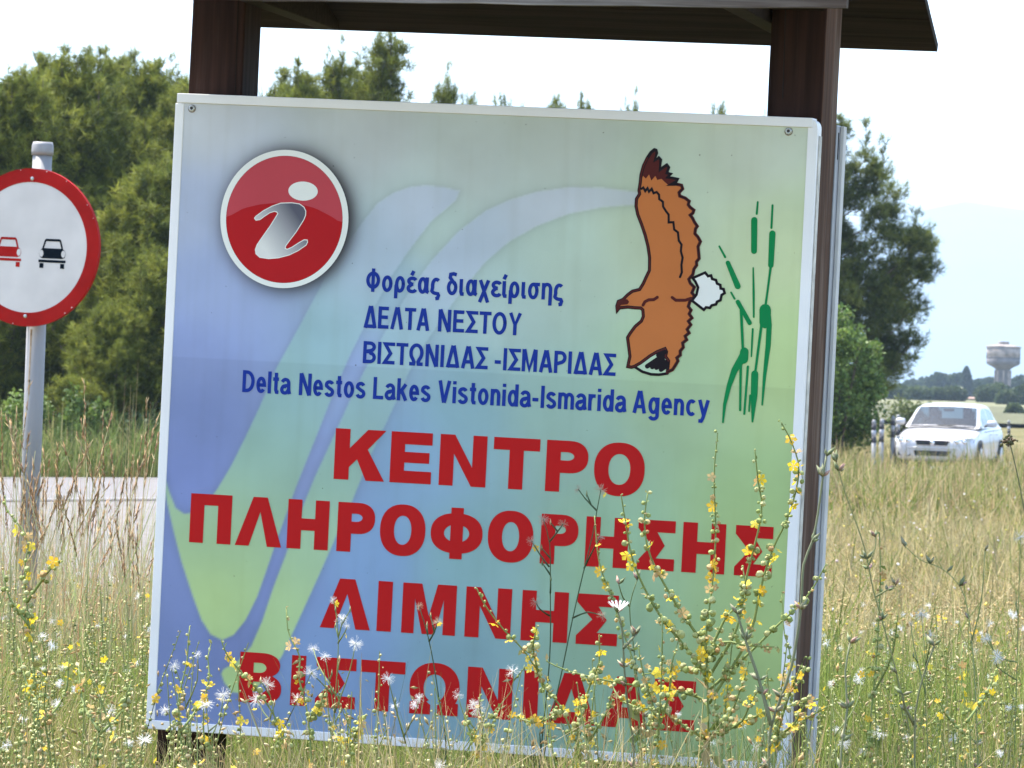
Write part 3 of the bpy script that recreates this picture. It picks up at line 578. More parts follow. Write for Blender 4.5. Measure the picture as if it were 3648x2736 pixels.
for xc in (-0.70, 0.70):
    s = 1 if xc < 0 else -1
    x0, x1 = sorted((xc + s * 0.070, xc + s * 0.122))
    V = [K(p) for p in [(x0, -0.402, 0.992), (x1, -0.402, 0.992), (x1, 0.70, 0.955), (x0, 0.70, 0.955), (x0, -0.402, 0.999), (x1, -0.402, 0.999), (x1, 0.24, 1.14), (x0, 0.24, 1.14), (x0, 0.70, 0.972), (x1, 0.70, 0.972)]]
    MB().add(V, [(0, 3, 2, 1), (0, 1, 5, 4), (4, 5, 6, 7), (7, 6, 9, 8), (2, 3, 8, 9), (1, 2, 9, 6, 5), (0, 4, 7, 8, 3)]).make('cross_beam', wood_roof, kiosk, bevel=0.003)
kbox('front_beam', (-0.76, 0.074, 1.005), (0.76, 0.079, 1.06), wood_roof)

# ---- printed panel: colour print on a fine sheet, every printed mark a thin layer above it
def seg_dist(P, poly, closed=True):
    d = np.full(len(P), 1e9); n = len(poly)
    for i in range(n if closed else n - 1):
        a, b_ = np.array(poly[i], float), np.array(poly[(i + 1) % n], float)
        ab = b_ - a; t = np.clip(((P - a) @ ab) / (ab @ ab + 1e-9), 0, 1)
        d = np.minimum(d, np.hypot(*(P - a - t[:, None] * ab).T))
    return d
def blend(P, tones, pw=3.0):
    T = np.array(tones, float); w = np.zeros(len(P)); acc = np.zeros((len(P), 3))
    for x, z, r, g, b_ in T:
        q = 1 / (((P[:, 0] - x) ** 2 + (P[:, 1] - z) ** 2) + 90 ** 2) ** (pw / 2) / 1e-9
        w += q; acc += q[:, None] * np.array((r, g, b_))
    return acc / w[:, None]
PRINT_K = np.array((0.71, 0.75, 0.91))
def to_base(c): 
    c = c / 255; return np.clip(np.where(c <= 0.04045, c / 12.92, ((c + 0.055) / 1.055) ** 2.4) / PRINT_K, 0, .9)
N = 340
px_ = np.linspace(-hx + 0.015, hx - 0.015, N) * 1000; pz_ = np.linspace(-hz + 0.015, hz - 0.015, N) * 1000
A, B = np.meshgrid(px_, pz_); P = np.stack([A.ravel(), B.ravel()], -1)
fc, bc = blend(P, FIELD_TONES, 4.0), blend(P, BAND_TONES, 3.0)
def soft(poly, w=3.0):
    d = seg_dist(P, poly); ins = in_poly(P[:, 0], P[:, 1], poly)
    sd = np.where(ins, d, -d); return np.clip(sd / (2 * w) + .5, 0, 1), sd
a1, s1 = soft(BAND_A); a3, s3 = soft(BAND_B)
al = np.maximum(a1, a3)[:, None]
img = fc * (1 - al) + bc * al
out_d = np.minimum(np.where(s1 < 0, -s1, 99), np.where(s3 < 0, -s3, 99))
img *= (1 - 0.11 * np.exp(-(out_d / 9.0)) * (1 - al[:, 0]))[:, None]
# printed drop shadow of the round badge, heavier on its right
bcx, bcz = -491.0, 468.0
rr = np.hypot((P[:, 0] - bcx - 7) / 157, (P[:, 1] - bcz + 3) / 163)
ang = np.arctan2(P[:, 1] - bcz, P[:, 0] - bcx)
halo = np.exp(-(np.clip(rr - 0.94, 0, 9) / 0.155) ** 1.5) * (0.80 + 0.18 * np.cos(ang - 0.25))
gn = (np.clip((P[:, 0] + 200) / 900, 0, 1) * smoothstep(720, 250, P[:, 1]))[:, None]            # the green side of the print is yellower
img = img + gn * np.array((7, 3, -16)) + gn * smoothstep(100, -500, P[:, 1])[:, None] * np.array((12, 6, -14))
bl = al * smoothstep(50, -450, P[:, 1])[:, None]
img = img + bl * np.array((16, 10, -14))
img = img * .91 + img.mean(1)[:, None] * .09
img = img * .88 + 235 * .12                                    # print faded by the sun
img = img * (1 - halo)[:, None] + np.array((48, 46, 52)) * halo[:, None]
img *= (1 - 0.045 * smoothstep(-1.5, 1.5, 131 - P[:, 1]))[:, None]      # join of the two printed sheets
panel_m, n_, l_, p_ = new_mat('digital print on panel')
at = n_.new('ShaderNodeAttribute'); at.attribute_name = 'tone'
tcn = n_.new('ShaderNodeTexCoord'); vz = n_.new('ShaderNodeTexNoise'); vz.inputs['Scale'].default_value = 95; vz.inputs['Detail'].default_value = 2
rz = n_.new('ShaderNodeValToRGB'); rz.color_ramp.elements[0].position = 0.765; rz.color_ramp.elements[1].position = 0.80
rz.color_ramp.elements[0].color = (1, 1, 1, 1); rz.color_ramp.elements[1].color = (.45, .42, .38, 1)
gr = n_.new('ShaderNodeTexNoise'); gr.inputs['Scale'].default_value = 5; gr.inputs['Detail'].default_value = 8
stm = n_.new('ShaderNodeMapping'); stm.inputs['Scale'].default_value = (26, 26, 1.1)
stn = n_.new('ShaderNodeTexNoise'); stn.inputs['Scale'].default_value = 1.0; stn.inputs['Detail'].default_value = 5
str_ = n_.new('ShaderNodeValToRGB'); str_.color_ramp.elements[0].position = .5; str_.color_ramp.elements[0].color = (1, 1, 1, 1); str_.color_ramp.elements[1].position = .78; str_.color_ramp.elements[1].color = (.945, .935, .91, 1)
m3 = n_.new('ShaderNodeMix'); m3.data_type = 'RGBA'; m3.blend_type = 'MULTIPLY'; m3.inputs[0].default_value = 1
rg = n_.new('ShaderNodeValToRGB'); rg.color_ramp.elements[0].color = (.87, .865, .845, 1); rg.color_ramp.elements[1].color = (1, 1, 1, 1); rg.color_ramp.elements[0].position = .3; rg.color_ramp.elements[1].position = .6
m1 = n_.new('ShaderNodeMix'); m1.data_type = 'RGBA'; m1.blend_type = 'MULTIPLY'; m1.inputs[0].default_value = 1
m2 = n_.new('ShaderNodeMix'); m2.data_type = 'RGBA'; m2.blend_type = 'MULTIPLY'; m2.inputs[0].default_value = 1
l_.new(tcn.outputs['Object'], vz.inputs['Vector']); l_.new(tcn.outputs['Object'], gr.inputs['Vector'])
l_.new(vz.outputs[0], rz.inputs[0]); l_.new(gr.outputs[0], rg.inputs[0])
l_.new(at.outputs['Color'], m1.inputs[6]); l_.new(rz.outputs[0], m1.inputs[7]); l_.new(m1.outputs[2], m2.inputs[6]); l_.new(rg.outputs[0], m2.inputs[7])
l_.new(tcn.outputs['Object'], stm.inputs[0]); l_.new(stm.outputs[0], stn.inputs['Vector']); l_.new(stn.outputs[0], str_.inputs[0]); l_.new(m2.outputs[2], m3.inputs[6]); l_.new(str_.outputs[0], m3.inputs[7])
l_.new(m3.outputs[2], p_.inputs['Base Color']); p_.inputs['Roughness'].default_value = 0.5; p_.inputs['Specular IOR Level'].default_value = 0.2
Vp = np.stack([P[:, 0] / 1000, np.zeros(len(P)) - 0.15, P[:, 1] / 1000 + 1.06], -1)
i_, j_ = np.meshgrid(np.arange(N - 1), np.arange(N - 1)); q = (j_ * N + i_).ravel()
panel = mk('sign_panel', Vp, np.stack([q, q + 1, q + N + 1, q + N], -1), panel_m, kiosk, to_base(img), smooth=True)
kbox('panel_core', (-hx + 0.014, 0.0012, -hz + 0.014), (hx - 0.014, 0.047, hz - 0.014), white_alu, 0.0)

def ink(name, srgb, **kw):
    return mat(name, tuple(to_base(np.array(srgb, float))), 0.6, var=kw.get('var', 0.03), scale=kw.get('scale', 6), spec=0.08)
RED, BLUE = ink('red ink', (158, 22, 24)), ink('blue ink', (24, 46, 132))
ORANGE, MAROON, BLACK, REED = ink('orange brown ink', (168, 100, 58)), ink('maroon ink', (72, 30, 30)), ink('black ink', (26, 22, 28)), ink('reed green ink', (14, 112, 66))
PALE, PINK, BADGE_RED = ink('white ink', (200, 202, 208)), ink('light red ink', (162, 62, 74)), ink('badge red ink', (152, 24, 30))

def at_layer(x, z, y): return K((x / 1000, -y / 1000, z / 1000))
def outline(name, loops, m, y, parent=panel):
    """filled flat shape (mm), inner loops are holes"""
    c = bpy.data.curves.new(name, 'CURVE'); c.dimensions = '2D'; c.fill_mode = 'BOTH'
    for lp in loops:
        s = c.splines.new('POLY'); s.points.add(len(lp) - 1)
        for q, (x, z) in zip(s.points, lp): q.co = (x / 1000, z / 1000, 0, 1)
        s.use_cyclic_u = True
    t = bpy.data.objects.new('tmp', c); COL.objects.link(t)
    me = bpy.data.meshes.new_from_object(t.evaluated_get(bpy.context.evaluated_depsgraph_get()))
    V = [at_layer(v.co.x * 1000, v.co.y * 1000, y) for v in me.vertices]; F = [tuple(p.vertices) for p in me.polygons]
    bpy.data.objects.remove(t); bpy.data.curves.remove(c); bpy.data.meshes.remove(me)
    return V, F
def merge_vf(lst):
    V, F = [], []
    for v, f in lst:
        b_ = len(V); V += v; F += [tuple(i + b_ for i in q) for q in f]
    return V, F
def ribbon(pts, w, y, round_caps=True):
    """flat stroke of given width(s) along pts (mm)"""
    P_ = [np.array(p, float) for p in pts]; n = len(P_)
    ws = w if isinstance(w, (list, tuple)) else [w] * n
    L, Rr = [], []
    for i in range(n):
        a = P_[max(i - 1, 0)]; c = P_[min(i + 1, n - 1)]
        if 0 < i < n - 1:
            t1 = (P_[i] - a) / (np.linalg.norm(P_[i] - a) + 1e-9); t2 = (c - P_[i]) / (np.linalg.norm(c - P_[i]) + 1e-9)
            t = t1 + t2; t = t / (np.linalg.norm(t) + 1e-9); k_ = 1 / max(0.5, float(t @ t2))
        else:
            t = (c - a) / (np.linalg.norm(c - a) + 1e-9); k_ = 1
        nn = np.array((-t[1], t[0])) * ws[i] / 2 * k_
        L.append(P_[i] + nn); Rr.append(P_[i] - nn)
    V = [at_layer(*p, y) for p in L] + [at_layer(*p, y) for p in Rr]
    F = [(i, n + i, n + i + 1, i + 1) for i in range(n - 1)]
    if round_caps:
        for e, o in ((0, 1), (n - 1, n - 2)):
            d = P_[e] - P_[o]; a0 = math.atan2(d[1], d[0]); b_ = len(V)
            arc = [P_[e] + ws[e] / 2 * np.array((math.cos(a0 + t), math.sin(a0 + t))) for t in np.linspace(-math.pi / 2, math.pi / 2, 7)]
            V += [at_layer(*p, y) for p in arc]; F.append(tuple(range(b_, b_ + 7)))
    return V, F
def ell(cx, cz, rx, rz, a0=0, a1=360, n=40, p=2.0):
    o = []
    for t in np.linspace(R(a0), R(a1), n, endpoint=(abs(a1 - a0) < 359.9)):
        c, s = math.cos(t), math.sin(t)
        o.append((cx + rx * math.copysign(abs(c) ** (2 / p), c), cz + rz * math.copysign(abs(s) ** (2 / p), s)))
    return o

# heavy red capitals: x extents of every letter measured on the board (mm)
def red_glyph(ch, x0, x1, zb, zt):
    w, H = x1 - x0, zt - zb; s, b_ = 34.0, 0.24 * H
    g = lambda *pts: [(x0 + x, zb + z) for x, z in pts]
    if ch == 'Π': return [[g((0, 0), (0, H), (w, H), (w, 0), (w - s, 0), (w - s, H - b_ * .95), (s, H - b_ * .95), (s, 0))]]
    if ch == 'Λ': return [[g((0, 0), (w * .36, H), (w * .665, H), (w, 0), (w - 35, 0), (w * .52, .70 * H), (34, 0))]]
    if ch == 'Η': return [[g((0, 0), (0, H), (s, H), (s, .62 * H), (w - s, .62 * H), (w - s, H), (w, H), (w, 0), (w - s, 0), (w - s, .38 * H), (s, .38 * H), (s, 0))]]
    if ch == 'Ι': return [[g((0, 0), (0, H), (w, H), (w, 0))]]
    if ch == 'Ε': return [[g((0, 0), (0, H), (w, H), (w, H - b_), (s, H - b_), (s, .61 * H), (w * .94, .61 * H), (w * .94, .40 * H), (s, .40 * H), (s, b_), (w, b_), (w, 0))]]
    if ch == 'Τ': return [[g((0, H), (w, H), (w, H - b_), (w / 2 + s / 2, H - b_), (w / 2 + s / 2, 0), (w / 2 - s / 2, 0), (w / 2 - s / 2, H - b_), (0, H - b_))]]
    if ch == 'Ν': return [[g((0, 0), (0, H), (35, H), (w - s, .37 * H), (w - s, H), (w, H), (w, 0), (w - 35, 0), (s, .63 * H), (s, 0))]]
    if ch == 'Μ': return [[g((0, 0), (0, H), (46, H), (w / 2, .36 * H), (w - 46, H), (w, H), (w, 0), (w - 30, 0), (w - 30, .70 * H), (w / 2 + 15, 0), (w / 2 - 15, 0), (30, .70 * H), (30, 0))]]
    if ch == 'Κ': return [[g((0, 0), (0, H), (36, H), (36, .62 * H), (79, H), (w, H), (80, .61 * H), (w, 0), (78, 0), (55, .41 * H), (36, .25 * H), (36, 0))]]
    if ch == 'Σ': return [[g((0, 0), (0, .17 * H), (.38 * w, .5 * H), (0, .83 * H), (0, H), (w, H), (w, H - b_), (.52 * w, H - b_), (.73 * w, .5 * H), (.50 * w, b_), (w, b_), (w, 0))]]
    if ch == 'Ρ':
        return [[g((0, 0), (0, H), (w * .55, H)) + ell(x0 + w * .55, zb + .685 * H, w * .45, .315 * H, 90, -90, 18, 2.3) + g((s, .37 * H), (s, 0)),
                 g((s, .615 * H), (s, .775 * H)) + ell(x0 + w * .50, zb + .695 * H, w * .165, .082 * H, 90, -90, 10)[:]]]
    if ch == 'Ο': return [[ell(x0 + w / 2, zb + H / 2, w / 2, H / 2 + 2.5, n=56, p=2.25), ell(x0 + w / 2, zb + H / 2, w / 2 - 34, H / 2 - 24, n=44, p=2.15)]]
    if ch == 'Φ': return [[ell(x0 + w / 2, zb + H / 2, w / 2, H * .405, n=56, p=2.3), ell(x0 + w / 2, zb + H / 2, w / 2 - 32, H * .405 - 26, n=44)], [g((w / 2 - 15, -2), (w / 2 - 15, H + 2), (w / 2 + 15, H + 2), (w / 2 + 15, -2))]]
    if ch == 'Ω':
        o = ell(x0 + w / 2, zb + .53 * H, w / 2, .50 * H, -50, 230, 44, 2.2); i = ell(x0 + w / 2, zb + .53 * H, w / 2 - 34, .50 * H - 27, -64, 244, 36, 2.1)[::-1]
        return [[o + i], [g((2, 0), (2, b_), (w * .30, b_ + 6), (w * .43, b_ * .8), (w * .43, 0))], [g((w - 2, 0), (w - 2, b_), (w * .70, b_ + 6), (w * .57, b_ * .8), (w * .57, 0))]]
    if ch == 'Β':
        o = g((0, 0), (0, H), (w * .52, H)) + ell(x0 + w * .52, zb + .755 * H, w * .43, .245 * H, 90, -55, 16, 2.2) + ell(x0 + w * .54, zb + .285 * H, w * .46, .285 * H, 55, -90, 18, 2.3)
        return [[o, g((s, .60 * H), (s, .80 * H)) + ell(x0 + w * .48, zb + .70 * H, w * .15, .10 * H, 90, -90, 9), g((s, .20 * H), (s, .42 * H)) + ell(x0 + w * .50, zb + .31 * H, w * .16, .11 * H, 90, -90, 9)]]
    if ch == 'Δ': return [[g((0, 0), (w * .32, H), (w * .64, H), (w, 0)), g((w * .33, b_), (w * .48, .70 * H), (w * .64, b_))]]
    if ch == 'Α': return [[g((0, 0), (w * .30, H), (w * .66, H), (w, 0), (w - 35, 0), (w - 41, .19 * H), (41, .19 * H), (35, 0)), g((w * .42, .40 * H), (w * .49, .74 * H), (w * .57, .40 * H))]]
RED_LINES = [(-137, -17.5, [('Κ', -340, -217), ('Ε', -204, -104), ('Ν', -85, 28), ('Τ', 44, 155), ('Ρ', 171, 271), ('Ο', 286, 406)]),
 (-306, -190, [('Π', -687, -585), ('Λ', -574, -460), ('Η', -447, -346), ('Ρ', -325, -234), ('Ο', -221, -111), ('Φ', -98, 27), ('Ο', 40, 149), ('Ρ', 167, 256), ('Η', 274, 375), ('Σ', 398, 486), ('Η', 504, 605), ('Σ', 628, 716)]),
 (-487.5, -370, [('Λ', -356, -234), ('Ι', -218, -183), ('Μ', -158, -28), ('Ν', -5, 105), ('Η', 130, 241), ('Σ', 262, 360)]),
 (-675, -557, [('Β', -547, -443), ('Ι', -420, -385), ('Σ', -359, -262), ('Τ', -251, -143), ('Ω', -131, -10), ('Ν', 8, 117), ('Ι', 144, 179), ('Δ', 202, 318), ('Α', 332, 443), ('Σ', 455, 552)])]
for zb, zt, letters in RED_LINES:
    parts = []
    for ch, x0, x1 in letters:
        for k, loops in enumerate(red_glyph(ch, x0, x1, zb, zt)):
            parts.append(outline('glyph', loops, RED, 1.0 + 0.15 * k))
    V, F = merge_vf(parts); mk('red_lettering', V, F, RED, panel)

# blue lettering: single-stroke alphabet, unit cap height, uniform stem
SW = 0.168; h = SW / 2; XH = 0.74
def bow(cx, cz, rx, rz, a0, a1, n=18): return ell(cx, cz, rx, rz, a0, a1, n)
def ring(cx, cz, rx, rz): 
    e = ell(cx, cz, rx, rz, 0, 360, 28); return e + e[:2]
W6 = 0.56
GLY = {
 'Φ': (.66, [ring(.33, .5, .33 - h, .40 - h), [(.33, -.03), (.33, 1.03)]]),
 'Δ': (.64, [[(.085, 0), (.30, 1)], [(.555, 0), (.34, 1)], [(.10, h), (.54, h)]]),
 'Ε': (.52, [[(h, 0), (h, 1)], [(h, 1 - h), (.50, 1 - h)], [(h, .52), (.47, .52)], [(h, h), (.52, h)]]),
 'Λ': (.62, [[(.08, 0), (.29, 1)], [(.54, 0), (.33, 1)]]),
 'Τ': (.54, [[(0, 1 - h), (.54, 1 - h)], [(.27, 0), (.27, 1 - h)]]),
 'Α': (.62, [[(.08, 0), (.29, 1)], [(.54, 0), (.33, 1)], [(.15, .30), (.47, .30)]]),
 'Ν': (.60, [[(h, 0), (h, 1)], [(.60 - h, 0), (.60 - h, 1)], [(h + .01, 1), (.60 - h - .01, 0)]]),
 'Σ': (.54, [[(.53, 1 - h), (h, 1 - h), (.34, .5), (h, h), (.54, h)]]),
 'Ο': (.66, [ring(.33, .5, .33 - h, .515 - h)]),
 'Υ': (.58, [[(.07, 1), (.29, .45), (.51, 1)], [(.29, 0), (.29, .47)]]),
 'Β': (.58, [[(h, 0), (h, 1)], [(h, 1 - h), (.30, 1 - h)] + bow(.30, .745, .20, .255 - h, 80, -80) + [(h, .53)], [(h, .53), (.32, .53)] + bow(.32, .275, .23 - .03, .275 - h, 80, -80) + [(h, h)]]),
 'Ι': (SW, [[(h, 0), (h, 1)]]),
 'Ω': (.66, [[(.02, h), (.22, h), (.235, .17)] + bow(.33, .58, .33 - h, .435 - h, 232, -52, 26) + [(.425, .17), (.44, h), (.64, h)]]),
 'Μ': (.70, [[(h, 0), (h, 1)], [(.70 - h, 0), (.70 - h, 1)], [(h + .02, 1), (.35, .10), (.70 - h - .02, 1)]]),
 'Ρ': (.55, [[(h, 0), (h, 1)], [(h, 1 - h), (.29, 1 - h)] + bow(.29, .70, .19, .30 - h, 80, -80) + [(h, .40)]]),
 'D': (.60, [[(h, 0), (h, 1)], [(h, 1 - h), (.22, 1 - h)] + bow(.22, .5, .38 - h, .5 - h, 85, -85) + [(h, h)]]),
 'L': (.50, [[(h, 1), (h, h), (.50, h)]]),
 'V': (.60, [[(.08, 1), (.29, 0)], [(.52, 1), (.31, 0)]]),
 'ο': (.50, [ring(.25, XH / 2, .25 - h, XH / 2 + .012 - h)]),
 'ρ': (.50, [ring(.26, XH / 2, .24 - h, XH / 2 + .012 - h), [(h, .34), (h, -.27)]]),
 'ε': (.42, [bow(.25, .545, .17, .125, 20, 225, 16) + [(.23, .40), (.30, .40)], [(.30, .40), (.22, .395)] + bow(.25, .215, .18, .145, 120, 340, 16)]),
 'έ': (.42, [bow(.25, .545, .17, .125, 20, 225, 16) + [(.23, .40), (.30, .40)], [(.30, .40), (.22, .395)] + bow(.25, .215, .18, .145, 120, 340, 16), [(.20, .80), (.30, 1.0)]]),
 'α': (.52, [ring(.23, XH / 2, .23 - h, XH / 2 + .012 - h), [(.43, XH), (.42, .30), (.44, .10), (.52, .06)]]),
 'ς': (.44, [bow(.25, .40, .25 - h, .27, 50, 200, 16) + bow(.27, .20, .22, .16, 200, 262, 6) + [(.34, .03), (.38, -.05), (.34, -.18), (.24, -.20)]]),
 'δ': (.50, [ring(.25, .34, .25 - h, .34 - h + .01), [(.40, .46), (.14, .78), (.16, .93), (.30, .96), (.44, .92)]]),
 'ι': (.22, [[(h, XH), (h, .16), (.12, .07), (.22, .07)]]),
 'ί': (.22, [[(h, XH), (h, .16), (.12, .07), (.22, .07)], [(.06, .82), (.16, 1.03)]]),
 'χ': (.50, [[(.06, XH), (.44, -.26)], [(.44, XH), (.06, -.26)]]),
 'σ': (.55, [ring(.25, XH / 2 - .01, .25 - h, XH / 2 - h + .01), [(.25, XH - h), (.55, XH - h)]]),
 'η': (.48, [[(h, 0), (h, XH)], [(h, .50)] + bow(.25, .48, .16, .20, 150, 0, 12) + [(.41, -.26)]]),
 'e': (.48, [[(.10, .365), (.40, .365)] + bow(.24, XH / 2, .24 - h, XH / 2 + .01 - h, 5, 320, 26)]),
 'l': (SW, [[(h, 0), (h, 1)]]),
 't': (.30, [[(.15, .96), (.15, .18), (.19, .08), (.29, .075)], [(0, XH - h + .01), (.29, XH - h + .01)]]),
 'a': (.48, [[(.07, .55)] + bow(.23, .50, .16, .17, 150, 10, 12) + [(.40, .18), (.45, .02)], bow(.21, .21, .15, .15, 60, 320, 18) + [(.39, .22)], [(.39, .42), (.24, .385)] + bow(.22, .25, .14, .13, 95, 150, 4)]),
 's': (.46, [bow(.23, .53, .15, .14, 20, 200, 12) + [(.22, .385)] + bow(.23, .21, .16, .145, 60, -165, 14)]),
 'o': (.50, [ring(.25, XH / 2, .25 - h, XH / 2 + .012 - h)]),
 'k': (.50, [[(h, 0), (h, 1)], [(.12, .33), (.42, XH)], [(.22, .46), (.44, 0)]]),
 'i': (SW, [[(h, 0), (h, XH)], [(h, .85), (h, 1.0)]]),
 'n': (.46, [[(h, 0), (h, XH)], [(h, .48)] + bow(.24, .46, .14, .21, 150, 0, 12) + [(.38, 0)]]),
 'm': (.74, [[(h, 0), (h, XH)], [(h, .48)] + bow(.225, .47, .145, .20, 150, 0, 12) + [(.37, 0)], [(.37, .48)] + bow(.52, .47, .145, .20, 150, 0, 12) + [(.665, 0)]]),
 'd': (.50, [ring(.24, XH / 2, .24 - h, XH / 2 + .012 - h), [(.50 - h, 0), (.50 - h, 1)]]),
 'r': (.34, [[(h, 0), (h, XH)], [(h, .44), (.12, .58), (.20, .66), (.34, .655)]]),
 'g': (.50, [ring(.24, XH / 2, .24 - h, XH / 2 + .012 - h), [(.50 - h, XH), (.50 - h, 0)] + bow(.25, -.06, .17, .16, -10, -160, 12)]),
 'c': (.46, [bow(.25, XH / 2, .25 - h, XH / 2 + .01 - h, 48, 312, 24)]),
 'y': (.50, [[(.06, XH), (.26, .06)], [(.44, XH), (.24, -.06), (.17, -.20), (.04, -.20)]]),
 '-': (.30, [[(0, .36), (.28, .36)]]),
}
for _a, _b in zip('NIA', 'ΝΙΑ'): GLY[_a] = GLY[_b]
def blue_word(s, x0, x1, zb, cap=52.0, gap=0.085):
    x, pen = [], 0.0
    for ch in s:
        x.append(pen); pen += GLY[ch][0] + (gap if ch not in 'ΛΑΔΤΥΣ' else gap * .62)
    pen -= gap; fx = (x1 - x0) / pen; parts = []
    for ch, xx in zip(s, x):
        for k, st in enumerate(GLY[ch][1]):
            parts.append(ribbon([(x0 + (xx + a) * fx, zb + b_ * cap) for a, b_ in st], SW * cap * (0.96 if fx / cap > .9 else .92), 1.0 + 0.12 * k, False))
    return merge_vf(parts)
for words in ([('Φορέας', -284, -104, 308), ('διαχείρισης', -88, 192, 308)], [('ΔΕΛΤΑ', -285, -127, 221.5), ('ΝΕΣΤΟΥ', -105, 94, 221.5)],
              [('ΒΙΣΤΩΝΙΔΑΣ', -283, 18, 138.5), ('-ΙΣΜΑΡΙΔΑΣ', 36, 324, 138.5)],
              [('Delta', -574, -456, 55.5), ('Nestos', -435, -273, 55.5), ('Lakes', -254, -115, 55.5), ('Vistonida-Ismarida', -97, 354, 55.5), ('Agency', 370, 551, 55.5)]):
    V, F = merge_vf([blue_word(*w) for w in words]); mk('blue_lettering', V, F, BLUE, panel)

# round information badge
V, F = outline('b', [ell(bcx, bcz, 157, 163, n=90), ell(bcx, bcz - 1, 143, 150, n=84)], PALE, 1.0); mk('badge_ring', V, F, PALE, panel)
V, F = outline('b', [ell(bcx, bcz - 1, 142.6, 149.6, n=84)], BADGE_RED, 0.8)
mk('badge_disc', V, F, BADGE_RED, panel)
up = [p for p in ell(bcx, bcz - 1, 142.6, 149.6, 0, 360, 120)]
ge = sorted(GLOSS_EDGE)
zg = lambda x: float(np.interp(x, [p[0] for p in ge], [p[1] for p in ge]))
top = sorted([p for p in up if p[1] > zg(p[0])], key=lambda p: (math.atan2(p[1] - bcz, p[0] - bcx) + math.pi / 2) % (2 * math.pi))
gl = top + [(x, zg(x)) for x in np.linspace(top[-1][0], top[0][0], 24)[1:-1]]
V, F = outline('b', [gl], PINK, 1.1); mk('badge_gloss', V, F, PINK, panel)
chrome, n_, l_, p_ = new_mat('grey gradient print')
tcn = n_.new('ShaderNodeTexCoord'); mp = n_.new('ShaderNodeMapping'); mp.inputs['Rotation'].default_value = (0, R(38), 0)
sx = n_.new('ShaderNodeSeparateXYZ'); rp = n_.new('ShaderNodeValToRGB'); mr = n_.new('ShaderNodeMapRange')
mr.inputs['From Min'].default_value, mr.inputs['From Max'].default_value = -1.48, -1.30
l_.new(tcn.outputs['Object'], mp.inputs[0]); l_.new(mp.outputs[0], sx.inputs[0]); l_.new(sx.outputs[0], mr.inputs[0]); l_.new(mr.outputs[0], rp.inputs[0]); l_.new(rp.outputs[0], p_.inputs['Base Color'])
V, F = outline('b', [LETTER_I], PALE, 1.5)
xs_ = [math.cos(R(38)) * v.x + math.sin(R(38)) * v.z for v in V]
mr.inputs['From Min'].default_value, mr.inputs['From Max'].default_value = min(xs_), max(xs_)
el = rp.color_ramp.elements
el[0].position, el[0].color = 0.15, (*to_base(np.array((190, 190, 196.))), 1)
el[1].position, el[1].color = 0.85, (*to_base(np.array((62, 62, 80.))), 1)
e2 = el.new(0.45); e2.color = (*to_base(np.array((150, 150, 160.))), 1)
mk('badge_letter', V, F, chrome, panel)
V, F = ribbon(LETTER_I + LETTER_I[:1], 2.0, 1.7, False); mk('badge_letter_edge', V, F, PALE, panel)
V, F = outline('b', [ell(-448, 535.5, 36, 22.5, n=40)], PALE, 1.5); mk('badge_dot', V, F, PALE, panel)

# eagle
def flat(name, poly, m, y): 
    V, F = outline(name, [poly], m, y); return mk(name, V, F, m, panel)
def line(name, pts, w, m, y):
    V, F = ribbon(pts, w, y); return mk(name, V, F, m, panel)
flat('eagle_body', EAGLE_BODY, ORANGE, 0.8)
flat('eagle_feathers', EAGLE_FEATHERS, MAROON, 1.0)
flat('eagle_tail', TAIL, PALE, 1.0)
line('eagle_outline', TAIL + TAIL[:1], 6.2, BLACK, 1.35)
line('eagle_outline', EAGLE_LEAD, 7.6, BLACK, 1.2)
line('eagle_outline', EAGLE_LEAD[2:-1], 3.6, MAROON, 1.5)
line('eagle_outline', EAGLE_TRAIL, 7.6, MAROON, 1.3)
line('eagle_outline', EAGLE_TRAIL, 2.6, BLACK, 1.6)
line('eagle_outline', EAGLE_TIP_EDGE, 6.6, BLACK, 1.4)
flat('eagle_wing_tip', TIP_PATCH, ink('grey green ink', (160, 182, 165)), 1.0)
line('eagle_outline', TIP_EDGE, 6.4, BLACK, 1.25)
flat('eagle_beak', BEAK, MAROON, 1.7)
line('eagle_line', WING_LINE, 5.4, BLACK, 1.3)
line('eagle_line', SHOULDER_A, 7.0, MAROON, 1.8); line('eagle_line', SHOULDER_B, 7.0, MAROON, 1.8)
for k, bar in enumerate((TIP_BAR_0, TIP_BAR_1, TIP_BAR_2, TIP_BAR_3, TIP_BAR_4)): line('eagle_line', bar, 11.0, BLACK, 1.3 + .1 * k)
V, F = merge_vf([ribbon(p, w, 0.8 + 0.04 * k) for k, (p, w) in enumerate(REEDS)]); mk('reed_emblem', V, F, REED, panel)
# screws
for x, z in ((-0.731, 0.720), (0.705, 0.722)):
    c = K((x, 0, z))
    m = MB().lathe([(0.0082, 0), (0.0082, 0.0020), (0.0064, 0.0038), (0.0042, 0.0042), (0.0025, 0.0020), (0.001, 0.0020)], 20)
    o = m.make('screw', screw_m, kiosk, smooth=True); o.location = (c.x, c.y - 0.0005, c.z); o.rotation_euler = (R(90), 0, 0)
    r_ = MB().lathe([(0.0038, 0), (0.0038, 0.0006)], 6).make('socket', mat('dark screw socket', (0.05, 0.045, 0.04), 0.7), o); r_.location = (0, 0, 0.0041)
    w = MB().lathe([(0.0096, 0), (0.0096, 0.0006)], 16).make('washer', rust_m, o); w.location = (0, -0.001, -0.0001)

